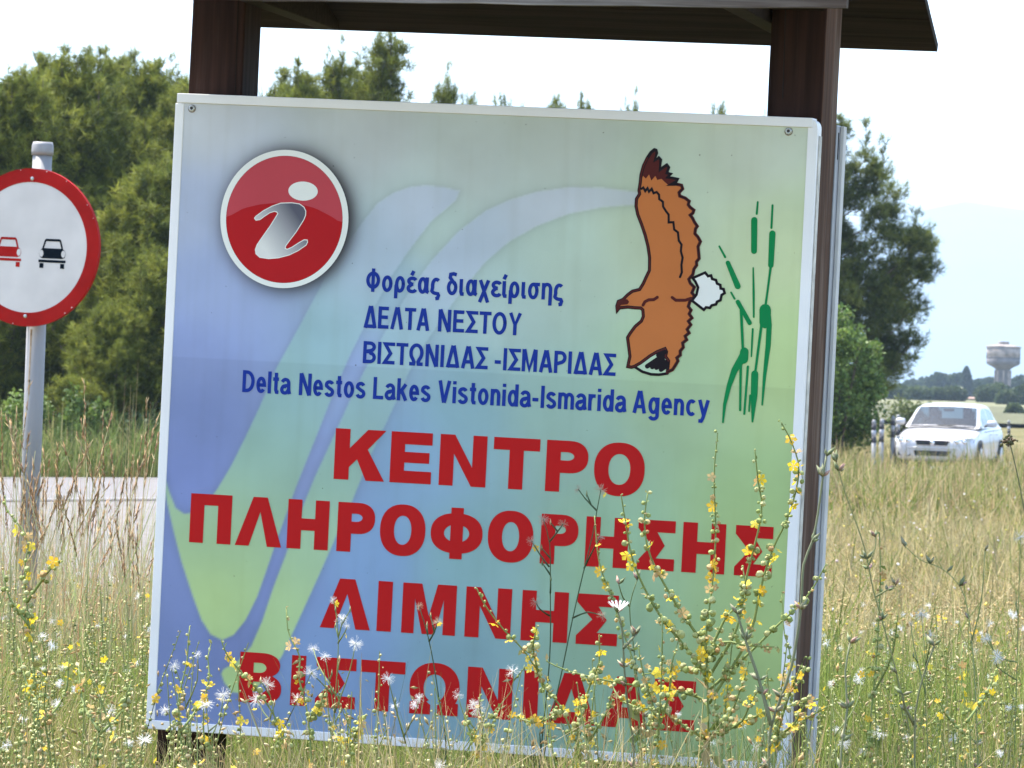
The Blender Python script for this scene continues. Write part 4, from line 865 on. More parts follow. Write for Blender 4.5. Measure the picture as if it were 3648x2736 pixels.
# ------------------------------------------------------------------ no-overtaking sign
SY = 21.35
sg = float(gz(-2, SY))
sign_yaw = R(-23.5)
ts = thing('traffic_sign', 'round red-rimmed no-overtaking sign with a red and a black car on a grey pole', 'traffic sign', (-1.998, 21.44, sg), (0, R(0.25), 0))
galv = mat('galvanised pole', (0.27, 0.258, 0.25), 0.6, metal=0.1, var=0.10, scale=10, stretch=(1, 1, .15))
sg_white = mat('worn white sheeting', (0.62, 0.565, 0.52), 0.6, var=0.05, scale=7, spec=0.15)
sg_red = mat('red sheeting', (0.36, 0.010, 0.008), 0.6, var=0.10, scale=9, spec=0.08)
sg_black = mat('black sheeting', (0.006, 0.010, 0.015), 0.8, var=0.1, spec=0.03)
sg_back = mat('aluminium sign blank', (0.5, 0.5, 0.5), 0.4, metal=0.6)
chip = mat('chipped paint', (0.66, 0.60, 0.56), 0.6)
rust = mat('rust run', (0.36, 0.24, 0.14), 0.85, var=0.3, scale=30)
PH = 2.53 - sg
MB().lathe([(0.0405, -0.3), (0.0405, PH - 0.05)], 28).make('pole', galv, ts, smooth=True)
MB().lathe([(0.046, PH - 0.055), (0.0465, PH - 0.038), (0.045, PH - 0.012), (0.040, PH)], 28).make('pole_cap', galv, ts, smooth=True)
zc = 2.087 - sg
disc = bpy.data.objects.new('sign_disc', None); link(disc, ts)
disc.location = (-0.034, -0.085, zc); disc.rotation_euler = (0, 0, sign_yaw)
disc.name = 'sign_plate'
def dface(name, V, F, m, parent): return mk(name, V, F, m, parent)
def disc_mesh(name, r0, r1, y0, y1, m, parent, n=72):
    """ring or disc standing in the x-z plane with thickness"""
    V, F = [], []
    rs = [r1] if r0 == 0 else [r0, r1]
    for y in (y0, y1):
        for r in rs:
            V += [(r * math.cos(2 * math.pi * k / n), y, r * math.sin(2 * math.pi * k / n)) for k in range(n)]
    if r0 == 0:
        F = [tuple(range(n)), tuple(range(n, 2 * n))[::-1]] + [(k, n + k, n + (k + 1) % n, (k + 1) % n) for k in range(n)]
    else:
        for k in range(n):
            q = (k + 1) % n
            F += [(k, n + k, n + q, q), (2 * n + k, 2 * n + q, 3 * n + q, 3 * n + k), (n + k, 3 * n + k, 3 * n + q, n + q), (k, q, 2 * n + q, 2 * n + k)]
    return mk(name, V, F, m, parent)
bpy.data.objects.remove(disc)
disc = disc_mesh('sign_plate', 0, 0.325, 0.0, 0.004, sg_white, ts)
disc.location = (-0.034, -0.085, zc); disc.rotation_euler = (0, R(1.0), sign_yaw)
disc_mesh('red_rim', 0.272, 0.3255, -0.0016, 0.0036, sg_red, disc)
disc_mesh('rolled_edge', 0.3258, 0.329, -0.0030, 0.016, sg_red, disc)
def sflat(parts, name, m):
    V, F = [], []
    for poly, y in parts:
        b_ = len(V); V += [(x, -y, z) for x, z in poly]; F.append(tuple(range(b_, b_ + len(poly))))
    return mk(name, V, F, m, disc)
def car_symbol(cx, cz, m, nm):
    s = 0.00112
    q = lambda pts: [(cx + x * s, cz + z * s) for x, z in pts]
    P_ = []
    # cabin as an open frame, body with round lamps, bumper, wheels  (mm)
    P_ += [(q([(-44, 6), (-37, 6), (-28, 34), (-34, 38)]), .0012), (q([(37, 6), (44, 6), (34, 38), (28, 34)]), .0012), (q([(-34, 38), (-28, 33), (28, 33), (34, 38), (28, 42), (-28, 42)]), .0014)]
    P_ += [(q([(-42, 7), (-52, -2), (-56, -14), (-52, -26), (-42, -31), (42, -31), (52, -26), (56, -14), (52, -2), (42, 7)]), .0010)]
    P_ += [(q([(-57, -36), (57, -36), (57, -46), (-57, -46)]), .0012), (q([(-52, -49), (-35, -49), (-35, -67), (-52, -67)]), .0012), (q([(35, -49), (52, -49), (52, -67), (35, -67)]), .0012)]
    sflat(P_, nm, m)
    for sx in (-1, 1): sflat([([(cx + s * (sx * 46 + 8.5 * math.cos(t)), cz + s * (-13 + 13 * math.sin(t))) for t in np.linspace(0, 2 * math.pi, 20, endpoint=False)], .0018)], nm + '_lamp', sg_white)
car_symbol(0.112, -0.008, sg_black, 'black_car_symbol')
car_symbol(-0.098, -0.008, sg_red, 'red_car_symbol')
for dx, dz in ((0.0, 0.286), (0.0, -0.286)):
    o = MB().lathe([(0.0085, 0), (0.008, 0.003), (0.004, 0.004)], 14).make('bolt', screw_m, disc, smooth=True)
    o.location = (dx, -0.0022, dz); o.rotation_euler = (R(90), 0, 0)
for a, ln in ((78, .010), (60, .006), (35, .007), (24, .005), (-48, .012), (-55, .008), (-100, .006), (100, .007)):
    t0 = R(a); mk('paint_chip', [(0.3262 * math.cos(t0 + k * ln), -0.0034, 0.3262 * math.sin(t0 + k * ln)) for k in (-1, -.3, .4, 1)] + [(0.322 * math.cos(t0 + k * ln), -0.0034, 0.322 * math.sin(t0 + k * ln)) for k in (.8, .1, -.7)], [tuple(range(7))], chip, disc)
MB().box((-0.06, -0.075, zc + 0.255), (0.05, 0.055, zc + 0.285)).make('clamp', galv, ts, bevel=0.01)
MB().box((-0.06, -0.075, zc - 0.285), (0.05, 0.055, zc - 0.255)).make('clamp', galv, ts, bevel=0.01)
mk('rust_run', [(-0.021 + 0.001 * math.sin(i), -0.0365, zc - 0.34 - 0.05 * i) for i in range(6)] + [(-0.0125 - 0.0013 * i, -0.0400, zc - 0.34 - 0.05 * i) for i in range(6)], [(i, i + 1, 7 + i, 6 + i) for i in range(5)], rust, ts)
o = MB().lathe([(0.006, 0), (0.006, 0.001)], 12).make('pole_hole', mat('dark hole', (0.01, 0.01, 0.01), 0.9), ts); o.location = (-0.018, -0.0375, zc - 0.555); o.rotation_euler = (R(90), 0, R(-26))

# ------------------------------------------------------------------ white roadside posts
dw, dk = mat('white plastic post', (0.24, 0.24, 0.24), 0.5, var=0.08, scale=4), mat('black band', (0.045, 0.045, 0.05), 0.6)
refl = mat('grey reflector', (0.40, 0.40, 0.42), 0.3)
def delineator(label, x, y, hgt=1.0):
    t = thing('delineator_post', label, 'roadside post', (x, y, float(gz(x, y))), (0, prnd.uniform(-.03, .03), prnd.uniform(-.3, .3)), 'white roadside posts left of the road')
    s = hgt
    MB().lathe([(0.048, -0.1), (0.046, 0.60 * s)], 14).make('post_body', dw, t, smooth=True)
    MB().lathe([(0.0485, 0.6002 * s), (0.0485, 0.70 * s)], 14).make('band', dk, t, smooth=True)
    MB().lathe([(0.0455, 0.7002 * s), (0.0455, 0.82 * s)], 14).make('reflector', refl, t, smooth=True)
    MB().lathe([(0.0485, 0.8202 * s), (0.0485, 0.90 * s)], 14).make('band', dk, t, smooth=True)
    MB().lathe([(0.046, 0.9002 * s), (0.043, 0.96 * s), (0.024, s)], 14).make('post_cap', dw, t, smooth=True)
def at_px(u, d): return ((u - 1106) / 11100 * d, d)
for u, d, lb, hh in ((1893, 100, 'white roadside post with black bands, nearest the green shrub', 1.12), (1908, 100.6, 'white roadside post with black bands, second from the green shrub', 1.14),
                  (1931, 112, 'white roadside post partly behind the tall grass, third from the green shrub', 1.16), (1942, 116, 'white roadside post just left of the car mirror', 1.18),
                  (2183, 150, 'lone pale roadside post standing right of the car', 1.0)):
    delineator(lb, *at_px(u, d), hh)

# ------------------------------------------------------------------ white saloon car
paint = mat('silver white car paint', (0.50, 0.49, 0.485), 0.3, var=0.015, scale=2, spec=0.5, coat=0.8)
black_pl = mat('black plastic', (0.02, 0.021, 0.023), 0.55)
dark_in = mat('dark interior', (0.03, 0.032, 0.036), 0.8)
tyre_m, rim_m = mat('tyre rubber', (0.022, 0.022, 0.022), 0.85), mat('alloy rim', (0.5, 0.5, 0.52), 0.3, metal=0.9)
lampm = mat('headlamp glass', (0.55, 0.58, 0.62), 0.12, spec=0.8, var=0.12, scale=14, coat=1.0)
chr_m = mat('chrome trim', (0.75, 0.75, 0.77), 0.15, metal=1.0)
glass, n_, l_, p_ = new_mat('tinted car glass')
n_.remove(p_)
tr = n_.new('ShaderNodeBsdfTransparent'); tr.inputs[0].default_value = (0.22, 0.31, 0.36, 1)
gs = n_.new('ShaderNodeBsdfGlossy'); gs.inputs['Roughness'].default_value = 0.04; gs.inputs['Color'].default_value = (0.85, 0.92, 0.95, 1)
lw = n_.new('ShaderNodeFresnel'); lw.inputs[0].default_value = 1.62
mxs = n_.new('ShaderNodeMixShader'); l_.new(lw.outputs[0], mxs.inputs[0]); l_.new(tr.outputs[0], mxs.inputs[1]); l_.new(gs.outputs[0], mxs.inputs[2]); l_.new(mxs.outputs[0], n_['Material Output'].inputs[0])
CX, CY = 9.42, 110.0
car = thing('car', 'silver-white saloon car with its windscreen facing us, driving up the road', 'car', (CX, CY, float(gz(CX, CY)) + 0.03), (0, 0, R(-14.5)))
ST = [(-2.27, .60, .56, .53, .33), (-2.24, .70, .66, .61, .25), (-2.13, .80, .735, .68, .20), (-1.85, .860, .80, .74, .18), (-1.45, .878, .865, .81, .18), (-1.05, .88, .925, .87, .18),
      (-.40, .88, .95, .92, .18), (.60, .88, .965, .94, .18), (1.40, .872, 1.0, .96, .2), (1.9, .84, 1.0, .95, .22), (2.2, .78, .95, .88, .27), (2.27, .70, .82, .76, .34)]
V, F = [], []
for y, w, zt, zs, zb in ST:
    half = [(0, zt), (.5 * w, zt - .004), (.80 * w, zt * .55 + zs * .45), (.94 * w, zs), (w, zs - .13), (w, .46), (.985 * w, zb + .12), (.90 * w, zb)]
    V += [(x, y, z) for x, z in half] + [(-x, y, z) for x, z in half[::-1][:-1]]
k = 15
for i in range(len(ST) - 1):
    for j in range(k):
        F.append((i * k + j, (i + 1) * k + j, (i + 1) * k + (j + 1) % k, i * k + (j + 1) % k))
F += [tuple(range(k)), tuple(range((len(ST) - 1) * k, len(ST) * k))[::-1]]
body = mk('body', V, F, paint, car, smooth=True)
sb = body.modifiers.new('sub', 'SUBSURF'); sb.levels = sb.render_levels = 2
# cabin grid, split into painted shell and glass panes
CS = [(-1.06, .935, .80), (-.98, .985, .79), (-.66, 1.20, .735), (-.36, 1.375, .675), (-.24, 1.415, .655), (.02, 1.445, .635), (.30, 1.457, .625), (.36, 1.457, .625), (.85, 1.44, .63), (.98, 1.425, .635), (1.2, 1.355, .655), (1.55, 1.17, .70), (1.72, 1.055, .73), (1.85, .99, .75)]
def cab_row(y, zt, wr):
    zb = 0.93; wb = 0.80
    pts = [(0, zt), (.5 * wr, zt - .006), (.90 * wr, zt - .022), (wr, zt - .055 * min(1, (zt - .9) * 4))]
    z0 = pts[-1][1]
    for t in (.10, .88, 1.0): pts.append((wr + (wb - wr) * t, z0 + (zb - z0) * t))
    return pts
rows = [cab_row(*c) for c in CS]; ny_ = len(CS)
full = [[(x, CS[i][0], z) for x, z in r_] + [(-x, CS[i][0], z) for x, z in r_[1:]] for i, r_ in enumerate(rows)]
Vc = [p for r_ in full for p in r_]; kk = 13
order = [6 + 6, 5 + 6, 4 + 6, 3 + 6, 2 + 6, 1 + 6, 0, 1, 2, 3, 4, 5, 6]      # left edge ... centre ... right edge
panes, shell = {'windscreen': [], 'rear_window': [], 'side_window': []}, []
sidep = {}
for i in range(ny_ - 1):
    for j in range(12):
        f = (i * kk + order[j], i * kk + order[j + 1], (i + 1) * kk + order[j + 1], (i + 1) * kk + order[j])
        top_ = 4 <= j <= 7
        sidewin = j in (1, 10)
        if top_ and 1 <= i <= 2: panes['windscreen'].append(f)
        elif top_ and 10 <= i <= 11: panes['rear_window'].append(f)
        elif sidewin and i in (2, 3, 4, 5): sidep.setdefault((j, 0), []).append(f)
        elif sidewin and i in (7, 8, 9): sidep.setdefault((j, 1), []).append(f)
        else: shell.append(f)
mk('cabin', Vc, shell, paint, car, smooth=True)
def pane(name, faces):
    ids = sorted({i for f in faces for i in f}); mp_ = {a: b_ for b_, a in enumerate(ids)}
    return mk(name, [Vc[i] for i in ids], [tuple(mp_[i] for i in f) for f in faces], glass, car, smooth=True)
pane('windscreen', panes['windscreen']); pane('rear_window', panes['rear_window'])
for fs in sidep.values(): pane('side_window', fs)
# wiper cowl, pillars' dark seal
MB().tube([(-.70, -1.075, .945), (0, -1.10, .962), (.70, -1.075, .945)], .016, 6).make('cowl', black_pl, car)
for sgn in (-1, 1):
    MB().tube([(sgn * .10, -1.085, .975), (sgn * .10 + .42, -1.03, 1.0)], .008, 5).make('wiper', black_pl, car)
# front: grille, lamps, bumper openings, plate, emblem
def surf(pts, depth=.03):  # thin shaped block in the x-z plane facing -y
    V = [(x, y, z) for x, y, z in pts] + [(x, y + depth, z) for x, y, z in pts]; n = len(pts)
    return V, [tuple(range(n)), tuple(range(n, 2 * n))[::-1]] + [(i, n + i, n + (i + 1) % n, (i + 1) % n) for i in range(n)]
V, F = surf([(-.36, -2.262, .655), (.36, -2.262, .655), (.31, -2.275, .555), (-.31, -2.275, .555)], .06); g_ = mk('grille', V, F, black_pl, car)
for z in (.585, .625): MB().box((-.33, -2.283, z - .004), (.33, -2.277, z + .004)).make('grille_bar', black_pl, g_)
MB().tube([(-.37, -2.262, .66), (.37, -2.262, .66), (.315, -2.277, .55), (-.315, -2.277, .55), (-.37, -2.262, .66)], .011, 6).make('grille_surround', chr_m, g_)
o = MB().lathe([(0.055, 0), (0.055, 0.012), (0.03, 0.02)], 20).make('emblem', chr_m, g_, smooth=True); o.location = (0, -2.28, .605); o.rotation_euler = (R(90), 0, 0)
for s in (-1, 1):
    V, F = surf([(s * .43, -2.235, .66), (s * .62, -2.185, .705), (s * .80, -2.05, .725), (s * .84, -1.93, .70), (s * .825, -2.03, .62), (s * .70, -2.175, .575), (s * .45, -2.245, .565)], .05)
    hl = mk('headlight', V, F, lampm, car)
    for dx in (.52, .67):
        o = MB().lathe([(0.05, 0), (0.052, .012), (.04, .02)], 18).make('lamp_lens', chr_m, hl, smooth=True); o.location = (s * dx, -2.20 if dx > .6 else -2.235, .635); o.rotation_euler = (R(90), 0, 0)
    V, F = surf([(s * .45, -2.262, .40), (s * .74, -2.20, .40), (s * .72, -2.21, .32), (s * .46, -2.262, .32)], .05); mk('bumper_opening', V, F, black_pl, car)
    # door mirrors
    m_ = MB().lathe([(0.02, -.11), (.075, -.09), (.09, 0), (.075, .09), (.02, .11)], 14).make('mirror', paint, car, smooth=True)
    m_.location = (s * .985, -.62, 1.03); m_.rotation_euler = (0, R(90), 0); m_.scale = (.85, .7, 1)
    MB().tube([(s * .82, -.60, .97), (s * .90, -.61, 1.0)], .025, 6).make('mirror_stalk', black_pl, car)
V, F = surf([(-.40, -2.275, .44), (.40, -2.275, .44), (.36, -2.275, .33), (-.36, -2.275, .33)], .05); mk('lower_grille', V, F, black_pl, car)
MB().tube([(-.80, -2.10, .50), (-.5, -2.262, .50), (0, -2.285, .50), (.5, -2.262, .50), (.80, -2.10, .50)], .018, 6).make('bumper_strip', paint, car, smooth=True)
V, F = surf([(-.26, -2.30, .555), (.26, -2.30, .555), (.26, -2.30, .45), (-.26, -2.30, .45)], .012)
for s in (-1, 1):
    for yy in (-1.38, 1.32):
        w_ = MB().lathe([(.20, -.10), (.30, -.10), (.318, -.07), (.318, .07), (.30, .10), (.20, .10)], 30).make('wheel', tyre_m, car, smooth=True)
        w_.location = (s * .80, yy, .318); w_.rotation_euler = (0, R(90), 0)
        MB().lathe([(.02, .115), (.10, .112), (.19, .104), (.205, .101)] if s > 0 else [(.205, -.101), (.19, -.104), (.10, -.112), (.02, -.115)], 24).make('rim', rim_m, w_, smooth=True)
        MB().lathe([(.36, -.13), (.36, .105)], 28).make('wheel_arch', black_pl, car).matrix_local = Matrix.Translation((s * .785, yy, .33)) @ Matrix.Rotation(R(90), 4, 'Y')
    MB().tube([(s * .884, -.95, .86), (s * .886, .2, .89), (s * .88, 1.3, .91)], .007, 5).make('door_trim', black_pl, car)
    for yy in (-.05, .75): MB().tube([(s * .892, yy - .08, .80), (s * .90, yy, .80), (s * .892, yy + .08, .80)], .013, 6).make('door_handle', paint, car)
# inside: dashboard, seats
MB().box((-.74, -.98, .80), (.74, -.55, .955)).make('dashboard', dark_in, car, bevel=.05)
for sx in (-.36, .36):
    MB().box((sx - .24, .02, .75), (sx + .24, .16, 1.10)).make('seat_back', dark_in, car, bevel=.05)
    MB().box((sx - .13, .10, 1.12), (sx + .13, .19, 1.29)).make('headrest', dark_in, car, bevel=.04)
MB().box((-.66, .85, .7), (.66, 1.0, 1.12)).make('rear_seat', dark_in, car, bevel=.05)
o = MB().lathe([(.175, -.012), (.195, 0), (.175, .012)], 24).make('steering_wheel', black_pl, car); o.location = (.36, -.46, .96); o.rotation_euler = (R(65), 0, 0)
o = MB().box((-.11, -.33, 1.27), (.11, -.30, 1.33)).make('rear_view_mirror', black_pl, car, bevel=.01)

skin_m, hair_m = mat('skin', (0.42, 0.25, 0.17), 0.6), mat('dark hair', (0.02, 0.015, 0.012), 0.7)
def person(label, sx, cloth, reach):
    """seated figure: one skinned body surface, hair on top"""
    t = thing('person', label, 'person')
    t.matrix_world = Matrix.Translation((CX, CY, float(gz(CX, CY)) + 0.03)) @ Matrix.Rotation(R(-14.5), 4, 'Z') @ Matrix.Translation((sx, 0, 0))
    pts = [((0, -.08, .55), .15), ((0, -.06, .72), .15), ((0, -.03, .90), .165), ((0, -.03, 1.03), .10), ((0, -.05, 1.11), .058), ((0, -.07, 1.20), .085), ((0, -.075, 1.28), .088), ((0, -.07, 1.345), .055),
           ((-.17, -.05, .98), .065), ((-.24, -.20, .80), .05), ((-.16, -.42, .92), .038), ((-.13, -.47, .95), .04),
           ((.17, -.05, .98), .065), ((.24, -.20, .80), .05), ((.16, -.42, .92), .038), ((.13, -.47, .95), .04),
           ((-.10, -.30, .52), .085), ((-.11, -.55, .50), .065), ((.10, -.30, .52), .085), ((.11, -.55, .50), .065)]
    if not reach:
        for i, p in ((10, (-.10, -.32, .66)), (11, (-.04, -.38, .63)), (14, (.10, -.32, .66)), (15, (.04, -.38, .63))): pts[i] = (p, pts[i][1])
    E = [(0, 1), (1, 2), (2, 3), (3, 4), (4, 5), (5, 6), (6, 7), (3, 8), (8, 9), (9, 10), (10, 11), (3, 12), (12, 13), (13, 14), (14, 15), (0, 16), (16, 17), (0, 18), (18, 19)]
    me = bpy.data.meshes.new('body'); me.from_pydata([p for p, _ in pts], E, []); me.materials.append(cloth)
    o = bpy.data.objects.new('body', me); link(o, t)
    o.modifiers.new('skin', 'SKIN')
    if not me.skin_vertices: me.skin_vertices_new() if hasattr(me, 'skin_vertices_new') else None
    if me.skin_vertices:
        for sv, (_, r_) in zip(me.skin_vertices[0].data, pts): sv.radius = (r_, r_)
        me.skin_vertices[0].data[0].use_root = True
    s_ = o.modifiers.new('sub', 'SUBSURF'); s_.levels = s_.render_levels = 1
    hm = MB().lathe([(.045, .10), (.092, .07), (.102, 0), (.10, -.05), (.08, -.075)][::-1], 16).make('hair', hair_m, t, smooth=True); hm.location = (0, -.055, 1.315)
    fc_ = MB().lathe([(.02, -.115), (.06, -.10), (.083, -.03), (.083, .04), (.06, .08)], 16).make('face', skin_m, t, smooth=True); fc_.location = (0, -.085, 1.265); fc_.scale = (.95, 1.0, 1)
person('driver in a dark top behind the windscreen on the right of the silver-white car', .36, mat('dark shirt', (0.03, 0.035, 0.045), 0.8), True)
person('front passenger in a blue-grey top behind the windscreen on the left of the silver-white car', -.36, mat('blue grey shirt', (0.16, 0.20, 0.26), 0.8), False)

# ------------------------------------------------------------------ water tower
conc = mat('weathered concrete', (0.31, 0.26, 0.225), 0.9, var=0.3, scale=0.5, spec=0.15)
conc_d = mat('stained concrete', (0.17, 0.155, 0.15), 0.9, var=0.25, scale=0.4, spec=0.15)
TD = 940.0
TX = (2165 - 1106) / 11100 * TD
wt = thing('water_tower', 'pale concrete water tower with a wide round tank, far beyond the car', 'water tower', (TX, TD, float(gz(TX, TD)) - 0.4), (0, 0, 0))
wt.scale = (0.723, 0.723, 0.723)
MB().lathe([(2.25, 0), (2.0, 1.2), (1.75, 5.0), (1.75, 8.2)], 72, ripple=0.055).make('shaft', conc_d, wt)
MB().lathe([(1.78, 8.0), (2.3, 8.5), (3.9, 9.3), (4.26, 9.6), (4.30, 10.9)], 48).make('tank_cone', conc_d, wt, smooth=True)
tk = MB().lathe([(4.28, 10.9), (4.30, 13.6)], 48).make('tank', conc, wt, smooth=True)
MB().lathe([(4.36, 10.95), (4.36, 11.2)], 48).make('tank_band', conc_d, tk, smooth=True)
MB().lathe([(4.5, 13.6), (4.5, 13.95), (1.4, 14.5), (1.4, 15.1), (1.2, 15.2)], 48).make('roof', conc, wt)
for kx in range(8):
    a = kx * math.pi / 4
    MB().box((-.22, -.22, 0.3), (.22, .22, 7.9), Matrix.Translation((1.93 * math.cos(a), 1.93 * math.sin(a), 0)) @ Matrix.Rotation(a, 4, 'Z')).make('rib', conc, wt)

# ------------------------------------------------------------------ trees
needle = tone_mat('pine needles', 0.34, 0.6, 0.2)
leaf = tone_mat('shrub leaves', 0.35, 0.5, 0.3)
bark = mat('pine bark', (0.13, 0.09, 0.07), 0.9, var=0.35, scale=12, bump=0.6, stretch=(1, 1, .3))
PINE_TONES = [(0.125, 0.142, 0.021), (0.150, 0.168, 0.026), (0.178, 0.190, 0.030), (0.098, 0.118, 0.021)]
DARK_TONES = [(0.088, 0.112, 0.024), (0.115, 0.138, 0.029), (0.150, 0.170, 0.038)]

def shoots_mesh(name, P_, D_, L_, tones, parent, tf, nee=24, wid=0.0058):
    """needle brushes: every shoot is a bottle-brush of thin pointed needles"""
    n = len(P_)
    P_, D_, L_ = np.asarray(P_), np.asarray(D_), np.asarray(L_)
    D_ = D_ / np.linalg.norm(D_, axis=1)[:, None]
    base_c = pick(tones, n, 0.20) * np.asarray(tf)[:, None] * np.stack([np.asarray(tf) ** .15, np.ones(n), np.ones(n) * .95], -1)
    t = rng.uniform(0, 1, (n, nee)); rd = rng.normal(size=(n, nee, 3)); rd /= np.linalg.norm(rd, axis=2)[..., None]
    d = D_[:, None] * 0.75 + rd * 0.85; d /= np.linalg.norm(d, axis=2)[..., None]
    b0 = P_[:, None] + D_[:, None] * (L_[:, None] * t * .8)[..., None]
    ln = (L_[:, None] * rng.uniform(.45, .8, (n, nee)))[..., None]
    sd = np.cross(d, rng.normal(size=(n, nee, 3))); sd /= np.linalg.norm(sd, axis=2)[..., None] + 1e-9
    w = wid * rng.uniform(.7, 1.4, (n, nee, 1))
    V = np.stack([b0 - sd * w, b0 + sd * w, b0 + d * ln + sd * w * .5, b0 + d * ln - sd * w * .5], 2).reshape(-1, 3)
    F = np.arange(n * nee * 4).reshape(-1, 4)
    C = np.repeat(base_c[:, None] * (0.85 + 0.45 * t[..., None]), 4, 1).reshape(n, nee, 4, 3) if False else np.repeat((base_c[:, None] * (0.8 + 0.5 * t[..., None]))[:, :, None], 4, 2)
    return mk(name, V, F, needle, parent, C.reshape(-1, 3))

def pine_geo(seed, H, Rr, base=0.06, nb=70, lean=0.0, fixed=(), dens=1.0, open_top=0.0, shoot=0.25, up=0.55):
    """trunk path, limb tubes and shoot list of one pine"""
    r = random.Random(seed)
    tp = [Vector((lean * z / H + .10 * math.sin(z * 1.1 + seed), .10 * math.cos(z * .9 + seed * 2), z)) for z in np.linspace(0, H * .97, 12)]
    def tr(z):
        f = z / (H * .97) * 11; i = min(10, int(f)); return tp[i].lerp(tp[i + 1], f - i)
    mb = MB(); mb.tube(tp, [0.16 * H / 7 * (1 - .88 * i / 11) for i in range(12)], 8)
    P_, D_, L_, T_ = [], [], [], []
    br = []
    for i in range(nb):
        t = base + (1 - base) * ((i + r.random()) / nb)
        prof = (min(1.0, (t + .10) * 3.0)) * (1 - t) ** 0.72 * (0.82 + .25 * math.sin(t * 23 + seed))
        br.append((t, i * 2.399 + r.uniform(-.5, .5), Rr * prof * r.uniform(.72, 1.12) + .18))
    br += list(fixed)
    for (t, az, ln) in br:
        o = tr(t * H * .97); el0 = R(r.uniform(2, 28)) + (.5 * t if ln < Rr * .5 else 0)
        pts = []
        for s in np.linspace(0, 1, 6):
            e = el0 + up * s * s
            pts.append(o + Vector((math.cos(az) * ln * s * math.cos(e * .6), math.sin(az) * ln * s * math.cos(e * .6), ln * s * math.sin(e))) + Vector((r.uniform(-.04, .04), r.uniform(-.04, .04), -.04 * ln * math.sin(s * 3.1))))
        mb.tube(pts, [max(.007, .030 * ln / 2 * (1 - .85 * q / 5)) for q in range(6)], 5, cap=False)
        if t > .35 and r.random() < .75:            # upright leaders poking out of the crown
            b0 = pts[-1]; hh = r.uniform(.25, .85) * H / 7
            for _ in range(int(9 * dens)):
                f = r.random(); P_.append(b0 + Vector((r.gauss(0, .05), r.gauss(0, .05), hh * f))); D_.append(Vector((r.gauss(0, .35), r.gauss(0, .35), 1))); L_.append(shoot * r.uniform(.5, .9)); T_.append(1.1)
            mb.tube([b0, b0 + Vector((0, 0, hh))], [.01, .005], 4, cap=False)
        nsh = int((14 + 36 * ln) * dens); nc = max(3, int(3 + 4.2 * ln))
        axis = (pts[-1] - pts[0]).normalized()
        for c in range(nc):                          # twigs: each ends in a rounded tuft of shoots
            s = 1.0 if c == 0 else r.uniform(.25, 1.0) ** .8
            f = s * 5; i = min(4, int(f)); p = pts[i].lerp(pts[i + 1], f - i)
            spread = .10 + .30 * ln * (1.05 - s)
            ctr = p + Vector((r.gauss(0, 1), r.gauss(0, 1), r.gauss(.15, .5))) * spread * .62 * (0 if c == 0 else 1)
            mb.tube([p, ctr], [.010, .005], 4, cap=False)
            sg_ = r.uniform(.09, .16); tone = r.choice((.55, .75, .9, 1.05, 1.25, 1.5))
            for _ in range(max(5, nsh // nc)):
                off = Vector((r.gauss(0, 1), r.gauss(0, 1), r.gauss(.1, .8))) * sg_
                P_.append(ctr + off); D_.append(axis * .5 + Vector((r.gauss(0, .4), r.gauss(0, .4), .6 + r.gauss(0, .25))) + off.normalized() * .6); L_.append(shoot * r.uniform(.6, 1.05)); T_.append(tone)
    for _ in range(int(26 * dens)):
        o = tr(H * r.uniform(.86, .97)); P_.append(o + Vector((r.gauss(0, .10), r.gauss(0, .10), r.uniform(0, .2)))); D_.append(Vector((r.gauss(0, .3), r.gauss(0, .3), 1))); L_.append(shoot * r.uniform(.7, 1.2)); T_.append(1.0)
    return mb, [tuple(p) for p in P_], [tuple(d) for d in D_], L_, T_

def pine(label, x, y, seed, H, Rr, group=None, tones=PINE_TONES, rotz=0.0, **kw):
    t = thing('pine_tree', label, 'tree', (x, y, float(gz(x, y))), (0, 0, rotz), group)
    mb, P_, D_, L_, T_ = pine_geo(seed, H, Rr, **kw)
    mb.make('trunk', bark, t, smooth=True)
    stuff_ = shoots_mesh('crown', P_, D_, L_, tones, t, T_)
    return t

protos = [pine('young bushy pine at the far left edge, half hidden by the round sign', *at_px(-10, 86), 1, 6.1, 2.3, 'pines beyond the road', nb=84, dens=1.5),
          pine('bright green pine just left of the board, behind the sign pole', *at_px(330, 84), 2, 4.6, 2.0, 'pines beyond the road', nb=80, dens=1.5),
          pine('tall dense pine behind the round sign', *at_px(150, 93), 3, 6.75, 2.4, 'pines beyond the road', nb=96, dens=1.9),
          pine('tallest loose-crowned pine rising over the left half of the board', *at_px(815, 104), 4, 8.25, 2.2, 'pines beyond the road', nb=66, dens=.85, open_top=.8, up=.9)]
HS = [6.1, 4.6, 6.75, 8.35]
def hz_px(u): return 862 - (2100 - u) * 0.0314
def more(src, label, u, d, top, rz, fat=1.0):
    """copy of a pine, its size set from the height its tip reaches"""
    H = 1.58 + (hz_px(u) - top) * d / 11100; s = H / (HS[src] * (1.06, 1.15, 1.06, 1.05)[src])
    o = copy_tree(protos[src]); x, y = at_px(u, d)
    o.location = (x, y, float(gz(x, y))); o.rotation_euler = (0, 0, rz); o.scale = (s * fat, s * fat, s); o['label'] = label
    return o
more(2, 'dark pine filling the gap between the round sign and the board', 300, 98, 146, 2.1)
more(0, 'pine behind the left post of the board', 415, 95, 162, 1.0)
more(1, 'pine close against the right side of the left post', 560, 92, 166, 5.0, .8)
more(2, 'pine rising to the right of the left post', 610, 101, 164, 4.0)
more(3, 'thin pointed pine left of the tallest pine', 702, 103, 104, .6, .8)
more(2, 'broad pine below the tallest pine, seen above the frame', 750, 108, 165, 3.6)
more(3, 'thin-topped pine right of the tallest pine', 940, 112, 158, 2.6, .75)
